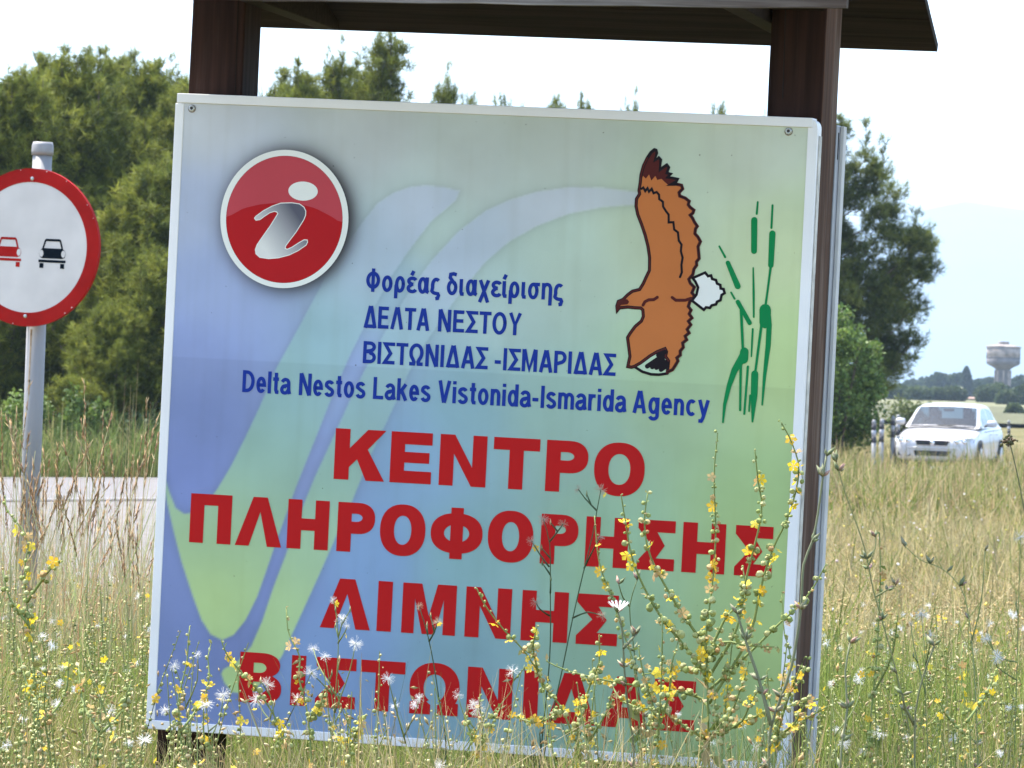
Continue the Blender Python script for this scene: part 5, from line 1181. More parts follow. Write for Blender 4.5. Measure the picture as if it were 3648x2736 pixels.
more(1, 'bushy low pine between the tallest and the thin-topped pine', 880, 110, 214, 1.3, .6)
more(1, 'low pine tip right of the thin-topped pine', 1000, 116, 186, 4.1, .42)
more(1, 'round low pine tip above the letters, right of the thin-topped pine', 1076, 118, 186, 2.2, .42)
more(0, 'small pine tip at the middle of the frame', 1172, 124, 224, .4, .4)
more(2, 'small pine tip right of the middle of the frame', 1240, 126, 232, 3.3, .4)
more(3, 'sparse pine tip seen above the eagle', 1340, 122, 212, 1.2, .6)
more(1, 'round pine tip left of the right post', 1540, 124, 206, 3.9, .45)
more(3, 'faint pine tip against the right post', 1640, 138, 240, .2, .5)
more(0, 'pine at the far left behind the front row', -70, 97, 190, 3.0)
more(3, 'slim pine tip at the far left', 40, 101, 140, 2.0)
more(2, 'pine tip halfway between the round sign and the left post', 190, 100, 140, 3.8, .8)
more(2, 'pine in the back row above the round sign', 85, 103, 134, 5.2)
more(2, 'pine in the back row between the round sign and the left post', 235, 108, 138, 1.7)
more(3, 'slim pine tip above the gap right of the round sign', 350, 104, 140, 3.1)
more(1, 'low bright pine in front of the dark gap', 235, 80, 640, 4.4)
more(1, 'low bright pine beside the left frame of the board', 345, 81, 520, 2.4)

# big dark pine right of the board: irregular clumped limbs
bx, by = at_px(1742, 128)
fx = [(.20, -.1, 2.9), (.24, .2, 3.0), (.28, -.25, 2.6), (.34, .1, 2.9), (.38, -.05, 3.35), (.44, .15, 3.1), (.50, -.2, 2.85), (.55, .2, 2.3), (.62, 0, 2.0), (.68, -.3, 2.2), (.74, .2, 2.05), (.80, 0, 1.7), (.88, .1, 1.5), (.93, -.1, 1.0)]
pine('big dark pine with ragged limbs beside the right edge of the board', bx, by, 9, 8.0, 2.1, None, DARK_TONES, base=.10, nb=60, dens=2.0, fixed=[(a_, b_, .95 * c_) for a_, b_, c_ in fx] + [(.12, -.2, 2.0), (.14, .15, 2.3), (.17, 0, 2.6), (.31, .05, 2.8), (.41, -.15, 3.0), (.47, 0, 3.1)], shoot=.27, up=.42)

def shrub(name, label, x, y, H, Rr, n, tones, size, group=None, clumps=26, parent_mat=leaf):
    t = thing(name, label, 'shrub', (x, y, float(gz(x, y))), (0, 0, 0), group)
    mb = MB()
    for k in range(6):
        a = k * 1.05 + prnd.random(); mb.tube([(0, 0, -.05), (Rr * .3 * math.cos(a), Rr * .3 * math.sin(a), H * .4), (Rr * .6 * math.cos(a), Rr * .6 * math.sin(a), H * .75)], [.04, .025, .01], 5)
    mb.make('stem', bark, t)
    cc = rng.normal(size=(clumps, 3)); cc /= np.linalg.norm(cc, axis=1)[:, None]; cc *= rng.uniform(.35, 1, (clumps, 1)) ** .5
    cc = cc * np.array((Rr * .8, Rr * .8, H * .42)) + np.array((0, 0, H * .5))
    rad = rng.uniform(.16, .34, clumps) * Rr
    idx = rng.integers(0, clumps, n); q = rng.normal(size=(n, 3)); q /= np.linalg.norm(q, axis=1)[:, None]
    pos = cc[idx] + q * (rad[idx] * rng.uniform(.4, 1.25, n))[:, None] * np.array((1, 1, 1.25)); pos[:, 2] = np.maximum(pos[:, 2], .03)
    TV = [(0, 0, 0), (.34, .5, .08), (0, 1, 0), (-.34, .5, .08)]; TF = [(0, 1, 2), (0, 2, 3)]
    V, F, C = stamp(TV, TF, pos, size * rng.uniform(.6, 1.3, n), rand_rot(n), pick(tones, n, .3))
    mk('crown', V, F, parent_mat, t, C)
    return t
FRESH = [(0.11, 0.175, 0.032), (0.14, 0.215, 0.04), (0.18, 0.24, 0.05), (0.08, 0.13, 0.028)]
shrub('leafy_shrub', 'tall light green shrub at the foot of the dark pine, beside the roadside posts', *at_px(1815, 112), 3.55, 1.05, 14000, FRESH, .10, clumps=60)
shrub('leafy_shrub', 'low olive green shrub behind the roadside posts, left of the car', *at_px(1975, 150), 1.55, .95, 3500, [(0.09, 0.115, 0.035), (0.12, 0.14, 0.05)], .13, clumps=24)
shrub('leafy_shrub', 'dark undergrowth shrub below the pines by the sign pole', *at_px(70, 79.5), 1.25, .7, 3000, FRESH, .09, 'undergrowth below the pines')
shrub('leafy_shrub', 'bright undergrowth shrub right of the sign pole', *at_px(190, 79), 1.35, .6, 3000, [(0.12, 0.17, 0.04), (0.10, 0.15, 0.035)], .09, 'undergrowth below the pines')
shrub('leafy_shrub', 'dark undergrowth shrub against the left edge of the board', *at_px(345, 79.5), 1.1, .8, 3000, [(0.04, 0.065, 0.022), (0.06, 0.09, 0.03)], .09, 'undergrowth below the pines')

# distant wood and hedges: masses too far to count
def mass(name, label, boxes, tones, size, per):
    parts = []
    for (x, y, w, d_, hh, n) in boxes:
        nc = max(6, int(w / 3))
        cx_ = rng.uniform(-w / 2, w / 2, nc); cy_ = rng.uniform(-d_ / 2, d_ / 2, nc); ch = hh * rng.uniform(.62, 1.05, nc)
        rr_ = rng.uniform(.28, .5, nc) * hh
        i = rng.integers(0, nc, n); q = rng.normal(size=(n, 3)); q /= np.linalg.norm(q, axis=1)[:, None]
        pos = np.stack([x + cx_[i] + q[:, 0] * rr_[i] * 1.25, y + cy_[i] + q[:, 1] * rr_[i], np.zeros(n)], -1)
        pos[:, 2] = gz(pos[:, 0], pos[:, 1]) + np.clip(ch[i] * (.5 + .5 * q[:, 2] * rng.uniform(.6, 1, n)), .0, 99)
        TV = [(-.5, -.5, 0), (.5, -.5, .1), (.5, .5, 0), (-.5, .5, .1)]; TF = [(0, 1, 2), (0, 2, 3)]
        parts.append(stamp(TV, TF, pos, size * rng.uniform(.6, 1.4, n), rand_rot(n), pick(tones, n, .3)))
    V, F, C = merge(parts)
    return stuff(mk(name, V, F, leaf, None, C), label, 'wood')
W_T = [(0.035, 0.055, 0.022), (0.05, 0.075, 0.03), (0.028, 0.045, 0.02)]
mass('distant_wood', 'dark belt of distant trees on the horizon', [(60, 1120, 260, 40, 4.3, 26000), (94, 1030, 18, 10, 4.6, 6000), (330, 1180, 420, 60, 2.6, 22000), (-250, 1150, 420, 50, 4.5, 16000)], W_T, 1.0, 0)
mass('field_hedge', 'green hedges and bushes across the far fields', [(54, 640, 16, 8, 2.6, 4000), (62, 600, 9, 6, 2.4, 3000), (120, 610, 60, 8, 1.9, 6000), (70, 420, 60, 6, 1.2, 5000)], [(0.06, 0.085, 0.03), (0.085, 0.11, 0.04)], .6, 0)
t = thing('cypress_tree', 'dark cone-shaped tree in front of the distant wood, left of the water tower', 'tree', (87.0, 985, float(gz(87, 985))))
MB().tube([(0, 0, 0), (0, 0, 5.3)], [.25, .05], 7).make('trunk', bark, t)
n = 5000; zz = rng.uniform(.05, 1, n) ** 1.2; aa = rng.uniform(0, 6.283, n); rq = 1.8 * (1 - zz) ** .7 * np.minimum(1, zz * 6 + .3) * rng.uniform(.7, 1.08, n)
V, F, C = stamp([(-.5, -.5, 0), (.5, -.5, .1), (.5, .5, 0), (-.5, .5, .1)], [(0, 1, 2), (0, 2, 3)], np.stack([rq * np.cos(aa), rq * np.sin(aa), zz * 5.9], -1), .5 * rng.uniform(.6, 1.3, n), rand_rot(n), pick(W_T, n, .25))
mk('crown', V, F, leaf, t, C)

# ------------------------------------------------------------------ wild plants in front of and beside the board
stem_m, bud_m, petal_m, fluff_m = tone_mat('green stems', .15), tone_mat('green buds', .22), tone_mat('yellow petals', .40), tone_mat('white seed down', .45, .8, .1)
def path_of(pts, step=.018):
    return catmull(pts, step)
def stems_mesh(paths, r0, r1, col, t, name='stem'):
    mb, cs = MB(), []
    for p in paths:
        k = len(p); mb.tube(p, [r0 + (r1 - r0) * i / (k - 1) for i in range(k)], 5)
    c = pick([col], 1, .1)[0]
    C = np.tile(c, (len(mb.v), 1)) * rng.uniform(.85, 1.15, (len(mb.v), 1))
    return mk(name, mb.v, mb.f, stem_m, t, C, smooth=True)
def rel(P_, o): return [tuple(np.asarray(p) - o) for p in P_]
BUD = [(0.34, 0.38, 0.12), (0.42, 0.44, 0.17), (0.28, 0.33, 0.10), (0.48, 0.47, 0.21)]
YEL = [(0.78, 0.56, 0.035), (0.82, 0.62, 0.06), (0.74, 0.46, 0.04)]
TAN = [(0.55, 0.36, 0.14), (0.62, 0.44, 0.20), (0.48, 0.30, 0.12)]
def ground_path(br):
    """carry the first branch down to the ground"""
    b0 = br[0][0]; g = float(gz(b0[0], b0[1]))
    return [[(b0[0] + .01, b0[1] + .02, g - .03), (b0[0], b0[1], (g + b0[2]) / 2)] + [tuple(q) for q in br[0]]] + [list(map(tuple, q)) for q in br[1:]]
def base_of(paths):
    return np.array(paths[0][0], float) + np.array((0, 0, .03))

def mullein(label, br, flow=.10, leaves=True, group='yellow mullein plants', size=1.0):
    paths = [path_of(p) for p in ground_path(br)]
    o = base_of(paths); t = thing('mullein_plant', label, 'plant', tuple(o), group=group)
    paths = [rel(p, o) for p in paths]
    stems_mesh(paths, .0032 * size, .0013, (0.22, 0.27, 0.08), t)
    bc_, br_, bcol, fc_, fr_, fcol = [], [], [], [], [], []
    for bi, p in enumerate(paths):
        n = len(p); start = int(n * (.45 if bi == 0 else .12)); acc = 0
        for i in range(start, n):
            acc += 1
            f = i / (n - 1)
            every = 1
            if acc < every: continue
            acc = 0
            k = prnd.choice((3, 4, 5, 6)) if f < .72 else prnd.choice((2, 3, 3)) if f < .9 else 1
            if f < .72 and prnd.random() < .36: continue
            rad = (.0056 if f < .75 else .0056 - .0028 * (f - .75) / .25) * size * prnd.uniform(.65, 1.2)
            a0 = prnd.uniform(0, 6.28)
            for q in range(k):
                a = a0 + q * 2.2 + prnd.uniform(-.3, .3)
                d = np.array((math.cos(a), math.sin(a) , prnd.uniform(-.9, .9))) * rad * 1.35
                if prnd.random() < flow * 2.0 and .30 < f < .95:
                    fc_.append(np.array(p[i]) + d * 1.3); fr_.append(prnd.uniform(.006, .0135) * size); fcol.append(YEL[prnd.randrange(3)] if prnd.random() < .66 else TAN[prnd.randrange(3)])
                else:
                    bc_.append(np.array(p[i]) + d); br_.append(rad * prnd.uniform(.55, 1.2)); bcol.append(BUD[prnd.randrange(4)] if prnd.random() < .93 else TAN[prnd.randrange(3)])
    if bc_:
        n = len(bc_); V, F, C = stamp(BUD_V, BUD_F, bc_, np.array(br_), rand_rot(n), np.array(bcol) * rng.uniform(.8, 1.2, (n, 1))); stuff(mk('buds', V, F, bud_m, t, C, smooth=True))
    if fc_:
        n = len(fc_); V, F, C = stamp(PET_V, PET_F, fc_, np.array(fr_), rand_rot(n), np.array(fcol) * rng.uniform(.9, 1.1, (n, 1))); stuff(mk('flowers', V, F, petal_m, t, C))
    if leaves:
        lc, ls, p = [], [], paths[0]
        for _ in range(16):
            lc.append(np.array(p[prnd.randrange(1, max(2, int(len(p) * .55)))])); ls.append(prnd.uniform(.025, .055))
        for p in paths:
            for i in range(int(len(p) * .15), len(p)):
                if prnd.random() < .4: lc.append(np.array(p[i])); ls.append(prnd.uniform(.006, .019))
        V, F, C = stamp([(0, 0, 0), (.28, .45, .05), (0, 1, -.12), (-.28, .45, .05)], [(0, 1, 2), (0, 2, 3)], lc, np.array(ls), rand_rot(len(lc)), pick([(0.17, 0.22, 0.06), (0.30, 0.30, 0.12), (0.42, 0.33, 0.16)], len(lc))); stuff(mk('leaves', V, F, bud_m, t, C))
    return t

def skeleton_weed(label, br, tone=(0.075, 0.115, 0.045), down=True, r=.0022):
    paths = [path_of(p, .03) for p in ground_path(br)]
    o = base_of(paths); t = thing('skeleton_weed', label, 'plant', tuple(o), group='wiry weeds with white seed heads')
    paths = [rel(p, o) for p in paths]
    twigs = list(paths)
    bc_, fl, yl = [], [], []
    for bi, p in enumerate(paths):
        for i in range(max(3, int(len(p) * .45)) if bi == 0 else 1, len(p) - 1):
            if prnd.random() < .16:
                q = np.array(p[i]); d = np.array((prnd.uniform(-1, 1) * .022, prnd.uniform(-1, 1) * .02, prnd.uniform(.015, .04)))
                twigs.append([tuple(q), tuple(q + d * .6), tuple(q + d)]); bc_.append(q + d)
        fl.append(np.array(p[-1]))
    stems_mesh(twigs, r, r * .5, tone, t)
    if bc_:
        n = len(bc_); V, F, C = stamp(OCT_V, OCT_F, bc_, np.stack([np.full(n, .0022), np.full(n, .0022), np.full(n, .0075)], -1), None, pick([(0.25, 0.27, 0.12), (0.55, 0.42, 0.22), (0.2, 0.24, 0.1)], n)); stuff(mk('buds', V, F, bud_m, t, C, smooth=True))
    n = len(fl)
    if down:
        for q in fl:
            V, F, C = stamp(FLU_V, FLU_F, [q], rng.uniform(.007, .0175, 1), rand_rot(1), pick([(0.78, 0.77, 0.74), (0.70, 0.68, 0.64)], 1, .05)); mk('seed_head', V, F, fluff_m, t, C)
    else:
        for q in fl:
            V, F, C = stamp(FLU_V, FLU_F, [q], rng.uniform(.009, .014, 1), rand_rot(1), pick([(0.5, 0.40, 0.33), (0.42, 0.36, 0.27)], 1, .1)); mk('seed_head', V, F, fluff_m, t, C)
    ys = [q + np.array((prnd.uniform(-.02, .02), prnd.uniform(-.02, .02), prnd.uniform(-.02, .0))) for q in fl if prnd.random() < .35]
    if ys:
        for q in ys:
            V, F, C = stamp(PET_V, PET_F, [q], rng.uniform(.006, .010, 1), rand_rot(1), pick(YEL, 1)); mk('floret', V, F, petal_m, t, C)
    return t

def chicory(label, br, flower=None, r=.0036, tone=(0.19, 0.20, 0.105)):
    paths = [path_of(p, .025) for p in ground_path(br)]
    o = base_of(paths); t = thing('chicory_plant', label, 'plant', tuple(o), group='chicory stems')
    paths = [rel(p, o) for p in paths]
    stems_mesh(paths, r, r * .5, tone, t)
    bc_, bs, bd = [], [], []
    for bi, p in enumerate(paths):
        L_ = len(p)
        for i in range(int(L_ * (.35 if bi == 0 else .3)), L_):
            if prnd.random() < .20 or i == L_ - 1:
                for q in range(prnd.choice((2, 3, 4))):
                    d = np.array((prnd.uniform(-1, 1), prnd.uniform(-1, 1), prnd.uniform(.3, 1.2))); d /= np.linalg.norm(d)
                    bc_.append(np.array(p[i]) + d * .010); bs.append(prnd.uniform(.8, 1.2)); bd.append(d)
    n = len(bc_); rot = []
    for d in bd: rot.append(np.array(Vector(d).to_track_quat('Z', 'Y').to_matrix()))
    V, F, C = stamp(OCT_V, OCT_F, bc_, np.array(bs)[:, None] * np.array([[.0042, .0042, .0115]]), np.array(rot), pick([(0.23, 0.25, 0.14), (0.30, 0.28, 0.17), (0.42, 0.26, 0.20), (0.20, 0.23, 0.11)], n)); stuff(mk('buds', V, F, bud_m, t, C, smooth=True))
    if flower is not None:
        c = np.array(flower) - o; TV, TF = [(0, 0, 0)], []
        for k in range(14):
            a = k * 2 * math.pi / 14; b_ = len(TV)
            TV += [(math.cos(a - .13), math.sin(a - .13), .9), (1.08 * math.cos(a), 1.08 * math.sin(a), 1.0), (math.cos(a + .13), math.sin(a + .13), .9)]; TF += [(0, b_, b_ + 1), (0, b_ + 1, b_ + 2)]
        V, F, C = stamp(TV, TF, [c], .021, np.array([np.array(Matrix.Rotation(R(10), 3, 'X'))]), [(0.84, 0.80, 0.82)]); mk('flower', V, F, petal_m, t, C)
    return t

P_ = PLANTS
mullein('big branching mullein with yellow flowers in front of the right side of the board', P_['M1'], .12, size=1.12)
mullein('mullein spray leaning left in front of the letters of the bottom red line', P_['M2'], .13)
mullein('single mullein stalk standing in front of the lowest red lines, left of the white flower', P_['M4'], .14)
mullein('slender mullein spike left of the red bottom line, against the blue print', P_['M3'], .16)
mullein('arching mullein spike crossing the letter B of the bottom line', P_['M5'], .16)
mullein('short mullein at the lower left corner of the board', P_['M6'], .14)
mullein('mullein spike next to the one in the lower left corner, nearer the letter B', P_['M7'], .16)
mullein('mullein with pale seed capsules at the left edge, below the round sign', P_['M8'], .10, size=1.25)
mullein('mullein spikes in front of the right post of the board', P_['M9'], .16)
mullein('thin green mullein stalk right of the board', P_['M10'], .08)
mullein('bushy mullein in the meadow just left of the board', P_['M11'], .10, size=1.1)
mullein('mullein in the lower left meadow, left of the bushy one', P_['M12'], .08, size=1.1)
mullein('mullein in the lower right meadow with yellow flowers', P_['M13'], .16)
def stalk_group(u0, tops, d):
    """a low branching mullein rising from one root"""
    def at(u, v, dd): return ((u - 1106) / 11100 * dd + (829.5 - v) / 11100 * dd * .0314, dd, 1.58 - (v - hz_px(u)) / 11100 * dd)
    main = [at(u0, 1655, d)]; brs = []
    for i, (u, v) in enumerate(tops):
        dd = d + prnd.uniform(-.1, .1); a = (u0 + (u - u0) * .15, 1655 + (v - 1655) * .30)
        p = [at(u0, 1655, d)] if i == 0 else [at(u0 + (tops[0][0] - u0) * .1, 1655 + (tops[0][1] - 1655) * .25, d)]
        p += [at(u0 + (u - u0) * .42 + prnd.uniform(-6, 6), 1655 + (v - 1655) * .55, (d + dd) / 2), at(u0 + (u - u0) * .78 + prnd.uniform(-6, 6), 1655 + (v - 1655) * .82, dd), at(u, v, dd)]
        brs.append(p)
    return brs
for u0, tops, d, lb in ((1470, [(1462, 1330), (1415, 1400), (1500, 1385), (1440, 1475)], 10.5, 'low bushy mullein at the left foot of the big branching mullein'),
                        (1610, [(1618, 1360), (1575, 1450), (1655, 1430), (1690, 1480)], 10.45, 'low bushy mullein at the right foot of the big branching mullein'),
                        (1725, [(1735, 1390), (1695, 1450), (1775, 1420), (1790, 1500)], 10.3, 'low bushy mullein in front of the foot of the right post'),
                        (1320, [(1330, 1450), (1290, 1510), (1365, 1500)], 10.6, 'low mullein between the leaning spray and the big branching mullein'),
                        (1090, [(1080, 1500), (1050, 1550), (1125, 1530)], 10.6, 'low mullein below the letter N of the bottom line'),
                        (800, [(790, 1530), (760, 1560), (835, 1545)], 10.5, 'low mullein below the letter T of the bottom line')):
    mullein(lb, stalk_group(u0, tops, d), .15, size=.95)
for k, lb in (('C1', 'dark wiry weed rising in front of the long red line, left of its twin'), ('C2', 'dark forked weed reaching up to the first red line'), ('C3', 'dark single-stemmed weed with a grey seed head in front of the third red line')):
    skeleton_weed(lb, P_[k], (0.06, 0.095, 0.04), False)
for k, lb in (('C4', 'weed with white seed heads in front of the first letter of the third red line'), ('C5', 'weed with white seed heads at the lower left corner of the board'), ('C6', 'weed with white seed heads between the mullein spike and the third red line'),
              ('C7', 'low weed with a white seed head in front of the letter B'), ('C8', 'short weed with white down below the bottom left of the board'), ('C9', 'weed with white seed heads in front of the letter omega'),
              ('C10', 'leaning weed with pale seed heads right of the letter omega'), ('C11', 'tall weed with white seed heads at the right edge of the picture'), ('C12', 'weed with several white seed heads in the right meadow'), ('C13', 'low weed with white down beside the right post')):
    skeleton_weed(lb, P_[k], (0.22, 0.26, 0.09), True, r=.0018)
chicory('chicory with an open pale flower in front of the third red line', P_['K1'], flower=P_['K1'][0][-1])
chicory('thin green forked stem right of the pale flower', P_['K6'], r=.0022, tone=(0.13, 0.17, 0.06))
chicory('tall downy chicory crossing the right post of the board', P_['K2'], r=.0042)
chicory('leaning chicory stem in the field right of the board', P_['K3'], r=.0024, tone=(0.25, 0.25, 0.10))
chicory('short reddish chicory right of the foot of the board', P_['K4'])
chicory('chicory with brown buds in the lower right meadow', P_['K5'])
chicory('arching green stem at the right of the meadow', P_['K7'], r=.0020, tone=(0.25, 0.28, 0.11))
uo = ground_path(P_['U1']); up_ = [path_of(p, .03) for p in uo]; ob = base_of(up_)
t = thing('umbel_plant', 'thin stalk with one dark round head in front of the road, right of the car', 'plant', tuple(ob))
pp = [rel(p, ob) for p in up_]; stems_mesh(pp, .0022, .0014, (0.16, 0.17, 0.08), t)
hc = np.array(pp[0][-1]); n = 40; q = rng.normal(size=(n, 3)) * np.array((.010, .010, .006)) + hc
V, F, C = stamp(OCT_V, OCT_F, q, rng.uniform(.003, .006, n), rand_rot(n), pick([(0.13, 0.13, 0.06), (0.18, 0.13, 0.08)], n)); stuff(mk('seed_head', V, F, bud_m, t, C))

# tall dry grasses standing left of the board
BROWN = [(0.34, 0.19, 0.08), (0.42, 0.26, 0.12), (0.48, 0.35, 0.18), (0.30, 0.16, 0.08)]
def grass_tuft(seed, n, hmin, hmax):
    r = random.Random(seed); mb, hc_, hd, hl = MB(), [], [], []
    for i in range(n):
        a = r.uniform(0, 6.28); H = r.uniform(hmin, hmax); ln = r.uniform(.02, .30); b0 = Vector((r.uniform(-.06, .06), r.uniform(-.06, .06), 0))
        p = [b0 + Vector((math.cos(a) * ln * s ** 2, math.sin(a) * ln * s ** 2, H * s)) for s in np.linspace(0, 1, 9)]
        mb.tube(p, [.0022 - .0012 * s / 8 for s in range(9)], 4, cap=False)
        for s in range(r.randint(14, 26)):
            f = r.uniform(.80, 1.0); q = p[0].lerp(p[-1], f); i_ = min(7, int(f * 8)); q = p[i_].lerp(p[i_ + 1], f * 8 - i_)
            d = (p[-1] - p[-2]).normalized() + Vector((r.gauss(0, .22), r.gauss(0, .22), r.gauss(0, .1)))
            hc_.append(tuple(q)); hd.append(np.array(d.to_track_quat('Z', 'Y').to_matrix())); hl.append((.0022, .0022, r.uniform(.012, .026)))
    return mb, hc_, hd, hl
tufts = []
for s in range(4):
    mb, hc_, hd, hl = grass_tuft(s + 20, 7, .80, 1.22)
    t = thing('tall_grass', '', 'grass', group='tall brown grasses left of the board')
    C = np.tile((0.50, 0.44, 0.22), (len(mb.v), 1)) * rng.uniform(.8, 1.2, (len(mb.v), 1)); mk('stalks', mb.v, mb.f, stem_m, t, C)
    n = len(hc_); V, F, C = stamp(OCT_V, OCT_F, hc_, np.array(hl), np.array(hd), pick(BROWN, n)); stuff(mk('seed_heads', V, F, bud_m, t, C))
    tufts.append(t)
where = ['at the left edge below the round sign', 'just left of the sign pole', 'right in front of the sign pole', 'just right of the sign pole', 'halfway between the sign pole and the board', 'a little left of the board frame', 'touching the left frame of the board', 'low by the left frame',
         'far left in the second row', 'behind the sign pole, second row', 'right of the sign pole in the second row', 'second row, nearest the board']
spots = [(12, 15.5), (50, 17), (85, 16), (128, 15.2), (190, 16.2), (250, 15.5), (318, 15.0), (295, 17.5), (30, 19), (110, 19.5), (170, 18.6), (270, 19.2)]
for i, ((u, d), wh) in enumerate(zip(spots, where)):
    x, y = at_px(u, d); src = tufts[i % 4]; o = src if i < 4 else copy_tree(src)
    o.location = (x, y, float(gz(x, y)) - .02); o.rotation_euler = (0, 0, prnd.uniform(0, 6.28)); s = prnd.uniform(.82, 1.02); o.scale = (s, s, s)
    o['label'] = 'tall dry grass with brown seed heads ' + wh

# ------------------------------------------------------------------ meadow grass
grass_m = tone_mat('meadow grass', .40, .65, .2)
def patch(x, y):
    """0..1 patchiness of the meadow, on scales of half a metre to a few metres"""
    q = np.sin(1.9 * x + 1.1 * np.sin(.8 * y)) + np.sin(1.3 * y - .7 * x + 2) + .8 * np.sin(4.3 * x + 2.1 * y) + .7 * np.sin(3.7 * y - 3.1 * x + 1) + .5 * np.sin(9.1 * x + 5.3 * y)
    return np.clip(q / 5 + .5, 0, 1)
def blades(n, xs, ys, hlo, hhi, wid, tones, lean=.45, droop=.25, base_z=None, dry=None):
    z = gz(xs, ys) if base_z is None else base_z
    a = rng.uniform(0, 6.283, n); H = rng.uniform(hlo, hhi, n) * rng.uniform(.6, 1.0, n); pa = patch(xs, ys); H *= .62 + .75 * pa; l_ = np.abs(rng.normal(0, lean, n)) * H
    dx, dy = np.cos(a), np.sin(a)
    b2_ = rng.uniform(0, 6.283, n); sx, sy = np.cos(b2_), np.sin(b2_); w = wid * rng.uniform(.6, 1.4, n)
    def pt(s, ww, sg):
        hz_ = H * (s - droop * s * s * np.minimum(1, l_ / (H + 1e-6)))
        return np.stack([xs + dx * l_ * s * s + sg * sx * w * ww, ys + dy * l_ * s * s + sg * sy * w * ww, z + hz_], -1)
    V = np.stack([pt(0, 1, -1), pt(0, 1, 1), pt(.5, .8, 1), pt(.5, .8, -1), pt(1, .12, 1), pt(1, .12, -1)], 1).reshape(-1, 3)
    k = np.arange(n)[:, None] * 6
    F = np.concatenate([k + np.array((0, 1, 2, 3)), k + np.array((3, 2, 4, 5))], 0)
    col = pick(tones, n, .42)
    if dry is not None:                                    # drier straw in some patches, greener in others
        m_ = rng.uniform(0, 1, n) < np.clip(1.15 * (1 - patch(xs * .6 + 7, ys * .6)) + dry, 0, 1)
        col[m_] = pick(STRAW, int(m_.sum()), .42) * .78
    C = np.repeat(col, 6, 0)
    tips = pt(1, 0, 1)
    return V, F, C, tips
def wedge(n, y0, y1, m=1.22, pad=.3):
    """random points on the ground in view (and a step to either side)"""
    y = np.sqrt(rng.uniform(y0 ** 2, y1 ** 2, n)); x = rng.uniform(-1, 1, n) * (.0997 * m * y + pad)
    return x, y
GREEN = [(0.22, 0.28, 0.055), (0.28, 0.33, 0.07), (0.16, 0.22, 0.045), (0.34, 0.35, 0.09)]
STRAW = [(0.60, 0.47, 0.22), (0.68, 0.55, 0.29), (0.54, 0.42, 0.19), (0.48, 0.40, 0.17)]
GREEN, STRAW = [tuple(.86 * q for q in c) for c in GREEN], [tuple(.86 * q for q in c) for c in STRAW]
FIELD = [tuple(.80 * q for q in c) for c in GREEN * 4 + STRAW * 4]
def clear_board(x, y):      # nothing grows through the posts
    return ~((np.abs(y - 12.2 + .24 * x) < .2) & (np.abs(np.abs(x) - .75) < .12))
# near meadow
x, y = wedge(190000, 9.0, 18.5); keep = clear_board(x, y); x, y = x[keep], y[keep]
V, F, C, tips = blades(len(x), x, y, .16, .50, .0020, GREEN, .48, dry=-.16)
stuff(mk('meadow_grass', V, F, grass_m, None, C), 'fine green and straw coloured grass round the board', 'grass')
# field and verge further back
x, y = wedge(125000, 18.5, 50); keep = ~paved(x, y); x, y = x[keep], y[keep]
lf = (x < -.067 * y) & (y < 33)                            # grazed low on the bank by the lay-by
Vl, Fl, Cl, _ = blades(int(lf.sum()), x[lf], y[lf], .10, .32, .0050, FIELD, .60, dry=-.12)
Vr, Fr, Cr, _ = blades(int((~lf).sum()), x[~lf], y[~lf], .18, .60, .0062, FIELD, .70, dry=-.12)
V, F, C = merge([(Vl, Fl, Cl), (Vr, Fr, Cr)])
stuff(mk('field_grass', V, F, grass_m, None, C), 'dry yellow green grass of the field beside the road', 'grass')
x, y = wedge(100000, 50, 135, 1.15); keep = ~paved(x, y) & (x > -2); x, y = x[keep], y[keep]
V, F, C, _ = blades(len(x), x, y, .24, .64, .014, FIELD, .7, dry=-.08)
stuff(mk('far_grass', V, F, grass_m, None, C), 'pale grass in front of and beyond the car', 'grass')
x, y = wedge(90000, 72, 86, 1.3, 1.0); keep = ~paved(x, y) & (x < 3.5); x, y = x[keep], y[keep]
V, F, C, _ = blades(len(x), x, y, .40, 1.10, .010, [(0.12, 0.165, 0.04), (0.16, 0.20, 0.05), (0.085, 0.125, 0.032), (0.20, 0.22, 0.065), (0.13, 0.17, 0.045), (0.34, 0.29, 0.13)], .55)
stuff(mk('verge_weeds', V, F, grass_m, None, C), 'green weeds on the verge beyond the road, below the pines', 'grass')

y = rng.uniform(58, 86, 70000); x = rng.uniform(1.5, 13, 70000); keep = ~paved(x, y) & (np.abs(x) < .13 * y); x, y = x[keep], y[keep]
V, F, C, _ = blades(len(x), x, y, .45, .92, .0085, FIELD + [(0.42, 0.27, 0.15)] * 4, .55)
stuff(mk('verge_grass', V, F, grass_m, None, C), 'tall brownish grass along the road edge, hiding the wheels of the car', 'grass')

nl = 1900; u = rng.uniform(-60, 350, nl); y = rng.uniform(14.5, 27, nl); x = (u - 1106) / 11100 * y
V, F, C, _ = blades(nl, x, y, .55, 1.12, .0016, [(0.50, 0.38, 0.20), (0.42, 0.30, 0.15), (0.36, 0.20, 0.10), (0.26, 0.30, 0.10), (0.30, 0.33, 0.12)], .30)
stuff(mk('dry_stalks', V, F, grass_m, None, C), 'thin pale dry stalks in front of the road, left of the board', 'grass')

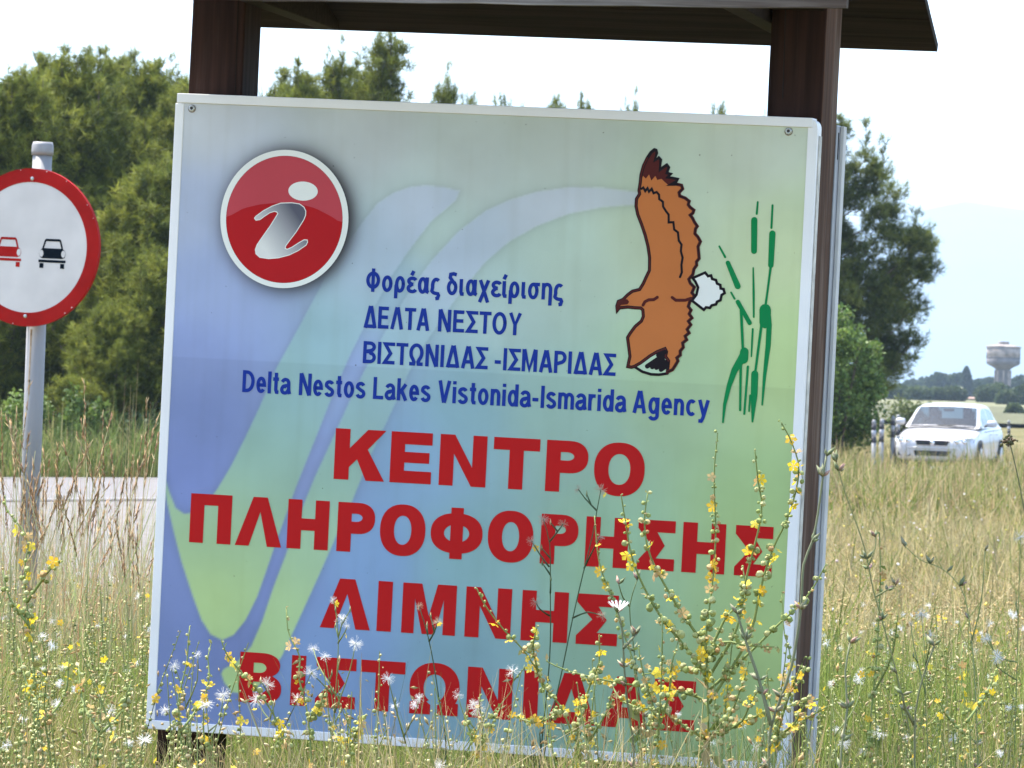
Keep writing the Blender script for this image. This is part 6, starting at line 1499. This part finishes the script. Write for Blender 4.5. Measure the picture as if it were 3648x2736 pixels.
# seed heads, little flowers and down scattered through the meadow
def scatter(name, label, n, y0, y1, zlo, zhi, TV, TF, size, tones, m, squash=(1, 1, 1), cond=None):
    x, y = wedge(n, y0, y1); keep = ~paved(x, y) & clear_board(x, y)
    if cond is not None: keep &= cond(x, y)
    x, y = x[keep], y[keep]; n = len(x)
    c = np.stack([x, y, gz(x, y) + rng.uniform(zlo, zhi, n)], -1)
    V, F, C = stamp(TV, TF, c, size * rng.uniform(.6, 1.3, (n, 1)) * np.array([squash]), rand_rot(n), pick(tones, n, .15))
    return stuff(mk(name, V, F, m, None, C), label, 'flowers')
scatter('meadow_seed_heads', 'tan seed heads scattered through the meadow', 16000, 10, 34, .22, .50, OCT_V, OCT_F, .0055, TAN + STRAW, bud_m, (.6, .6, 1.6))
scatter('meadow_flowers', 'small yellow flowers dotted through the meadow', 850, 9.6, 24, .25, .46, PET_V, PET_F, .010, YEL, petal_m)
scatter('meadow_down', 'tufts of white seed down caught in the meadow', 420, 9.6, 22, .24, .50, FLU_V, FLU_F, .012, [(0.84, 0.82, 0.79)], fluff_m)
scatter('field_flowers', 'pale flowers dotted over the field', 1300, 20, 80, .28, .55, OCT_V, OCT_F, .012, [(0.8, 0.76, 0.72), (0.7, 0.55, 0.5), (0.75, 0.6, 0.12)], bud_m, (1, 1, .5))
# budding weed stems that fill the meadow between the bigger plants
def weed_mass(n, cond, seed):
    x, y = wedge(n, 9.6, 15.5); keep = clear_board(x, y) & cond(x, y); x, y = x[keep], y[keep]
    g = gz(x, y); mb = MB(); bc_, bs = [], []
    for xx, yy, zz in zip(x, y, g):
        H = prnd.uniform(.28, .60); a = prnd.uniform(0, 6.28); l_ = prnd.uniform(0, .16)
        p = [Vector((xx + math.cos(a) * l_ * s * s, yy + math.sin(a) * l_ * s * s, zz + H * s)) for s in (0, .25, .5, .75, 1)]
        mb.tube(p, [.0022, .002, .0018, .0015, .001], 3, cap=False)
        for s in np.arange(.35, 1.0, .016 / H):
            f = s * 4; i = min(3, int(f)); q = p[i].lerp(p[i + 1], f - i)
            for _ in range(prnd.choice((1, 2, 3)) if s < .8 else 1):
                bc_.append((q.x + prnd.uniform(-.008, .008), q.y + prnd.uniform(-.008, .008), q.z + prnd.uniform(-.005, .005))); bs.append(.0050 if s < .8 else .0034)
    n = len(bc_); V1, F1, C1 = stamp(OCT_V, OCT_F, bc_, np.array(bs) * rng.uniform(.5, 1.25, n), rand_rot(n), pick(BUD + [(0.62, 0.58, 0.27), (0.56, 0.54, 0.22), (0.60, 0.47, 0.24)], n, .3))
    Fq = np.array(mb.f); Ft = np.concatenate([Fq[:, (0, 1, 2)], Fq[:, (0, 2, 3)]])
    return merge([(V1, F1, C1), (np.array([tuple(v) for v in mb.v]), Ft, np.tile((0.24, 0.28, 0.085), (len(mb.v), 1)))])
V, F, C = weed_mass(1050, lambda x, y: (x < -.78) | (x > .72) | (y < 11.2), 1)
stuff(mk('meadow_weeds', V, F, bud_m, None, C), 'dense budding weeds filling the meadow beside and below the board', 'weeds')

# ------------------------------------------------------------------ hazy summer air
hz_m = bpy.data.materials.new('summer haze'); hz_m.use_nodes = True
nn = hz_m.node_tree.nodes; nn.remove(nn['Principled BSDF'])
pv = nn.new('ShaderNodeVolumePrincipled'); pv.inputs['Color'].default_value = (0.64, 0.83, 1.0, 1); pv.inputs['Density'].default_value = 0.00014; pv.inputs['Anisotropy'].default_value = 0.3
hz_m.node_tree.links.new(pv.outputs[0], nn['Material Output'].inputs['Volume'])
hb = MB().box((-18500, -70, -4), (18500, 18500, 760)).make('haze', hz_m)
hb['kind'] = 'stuff'
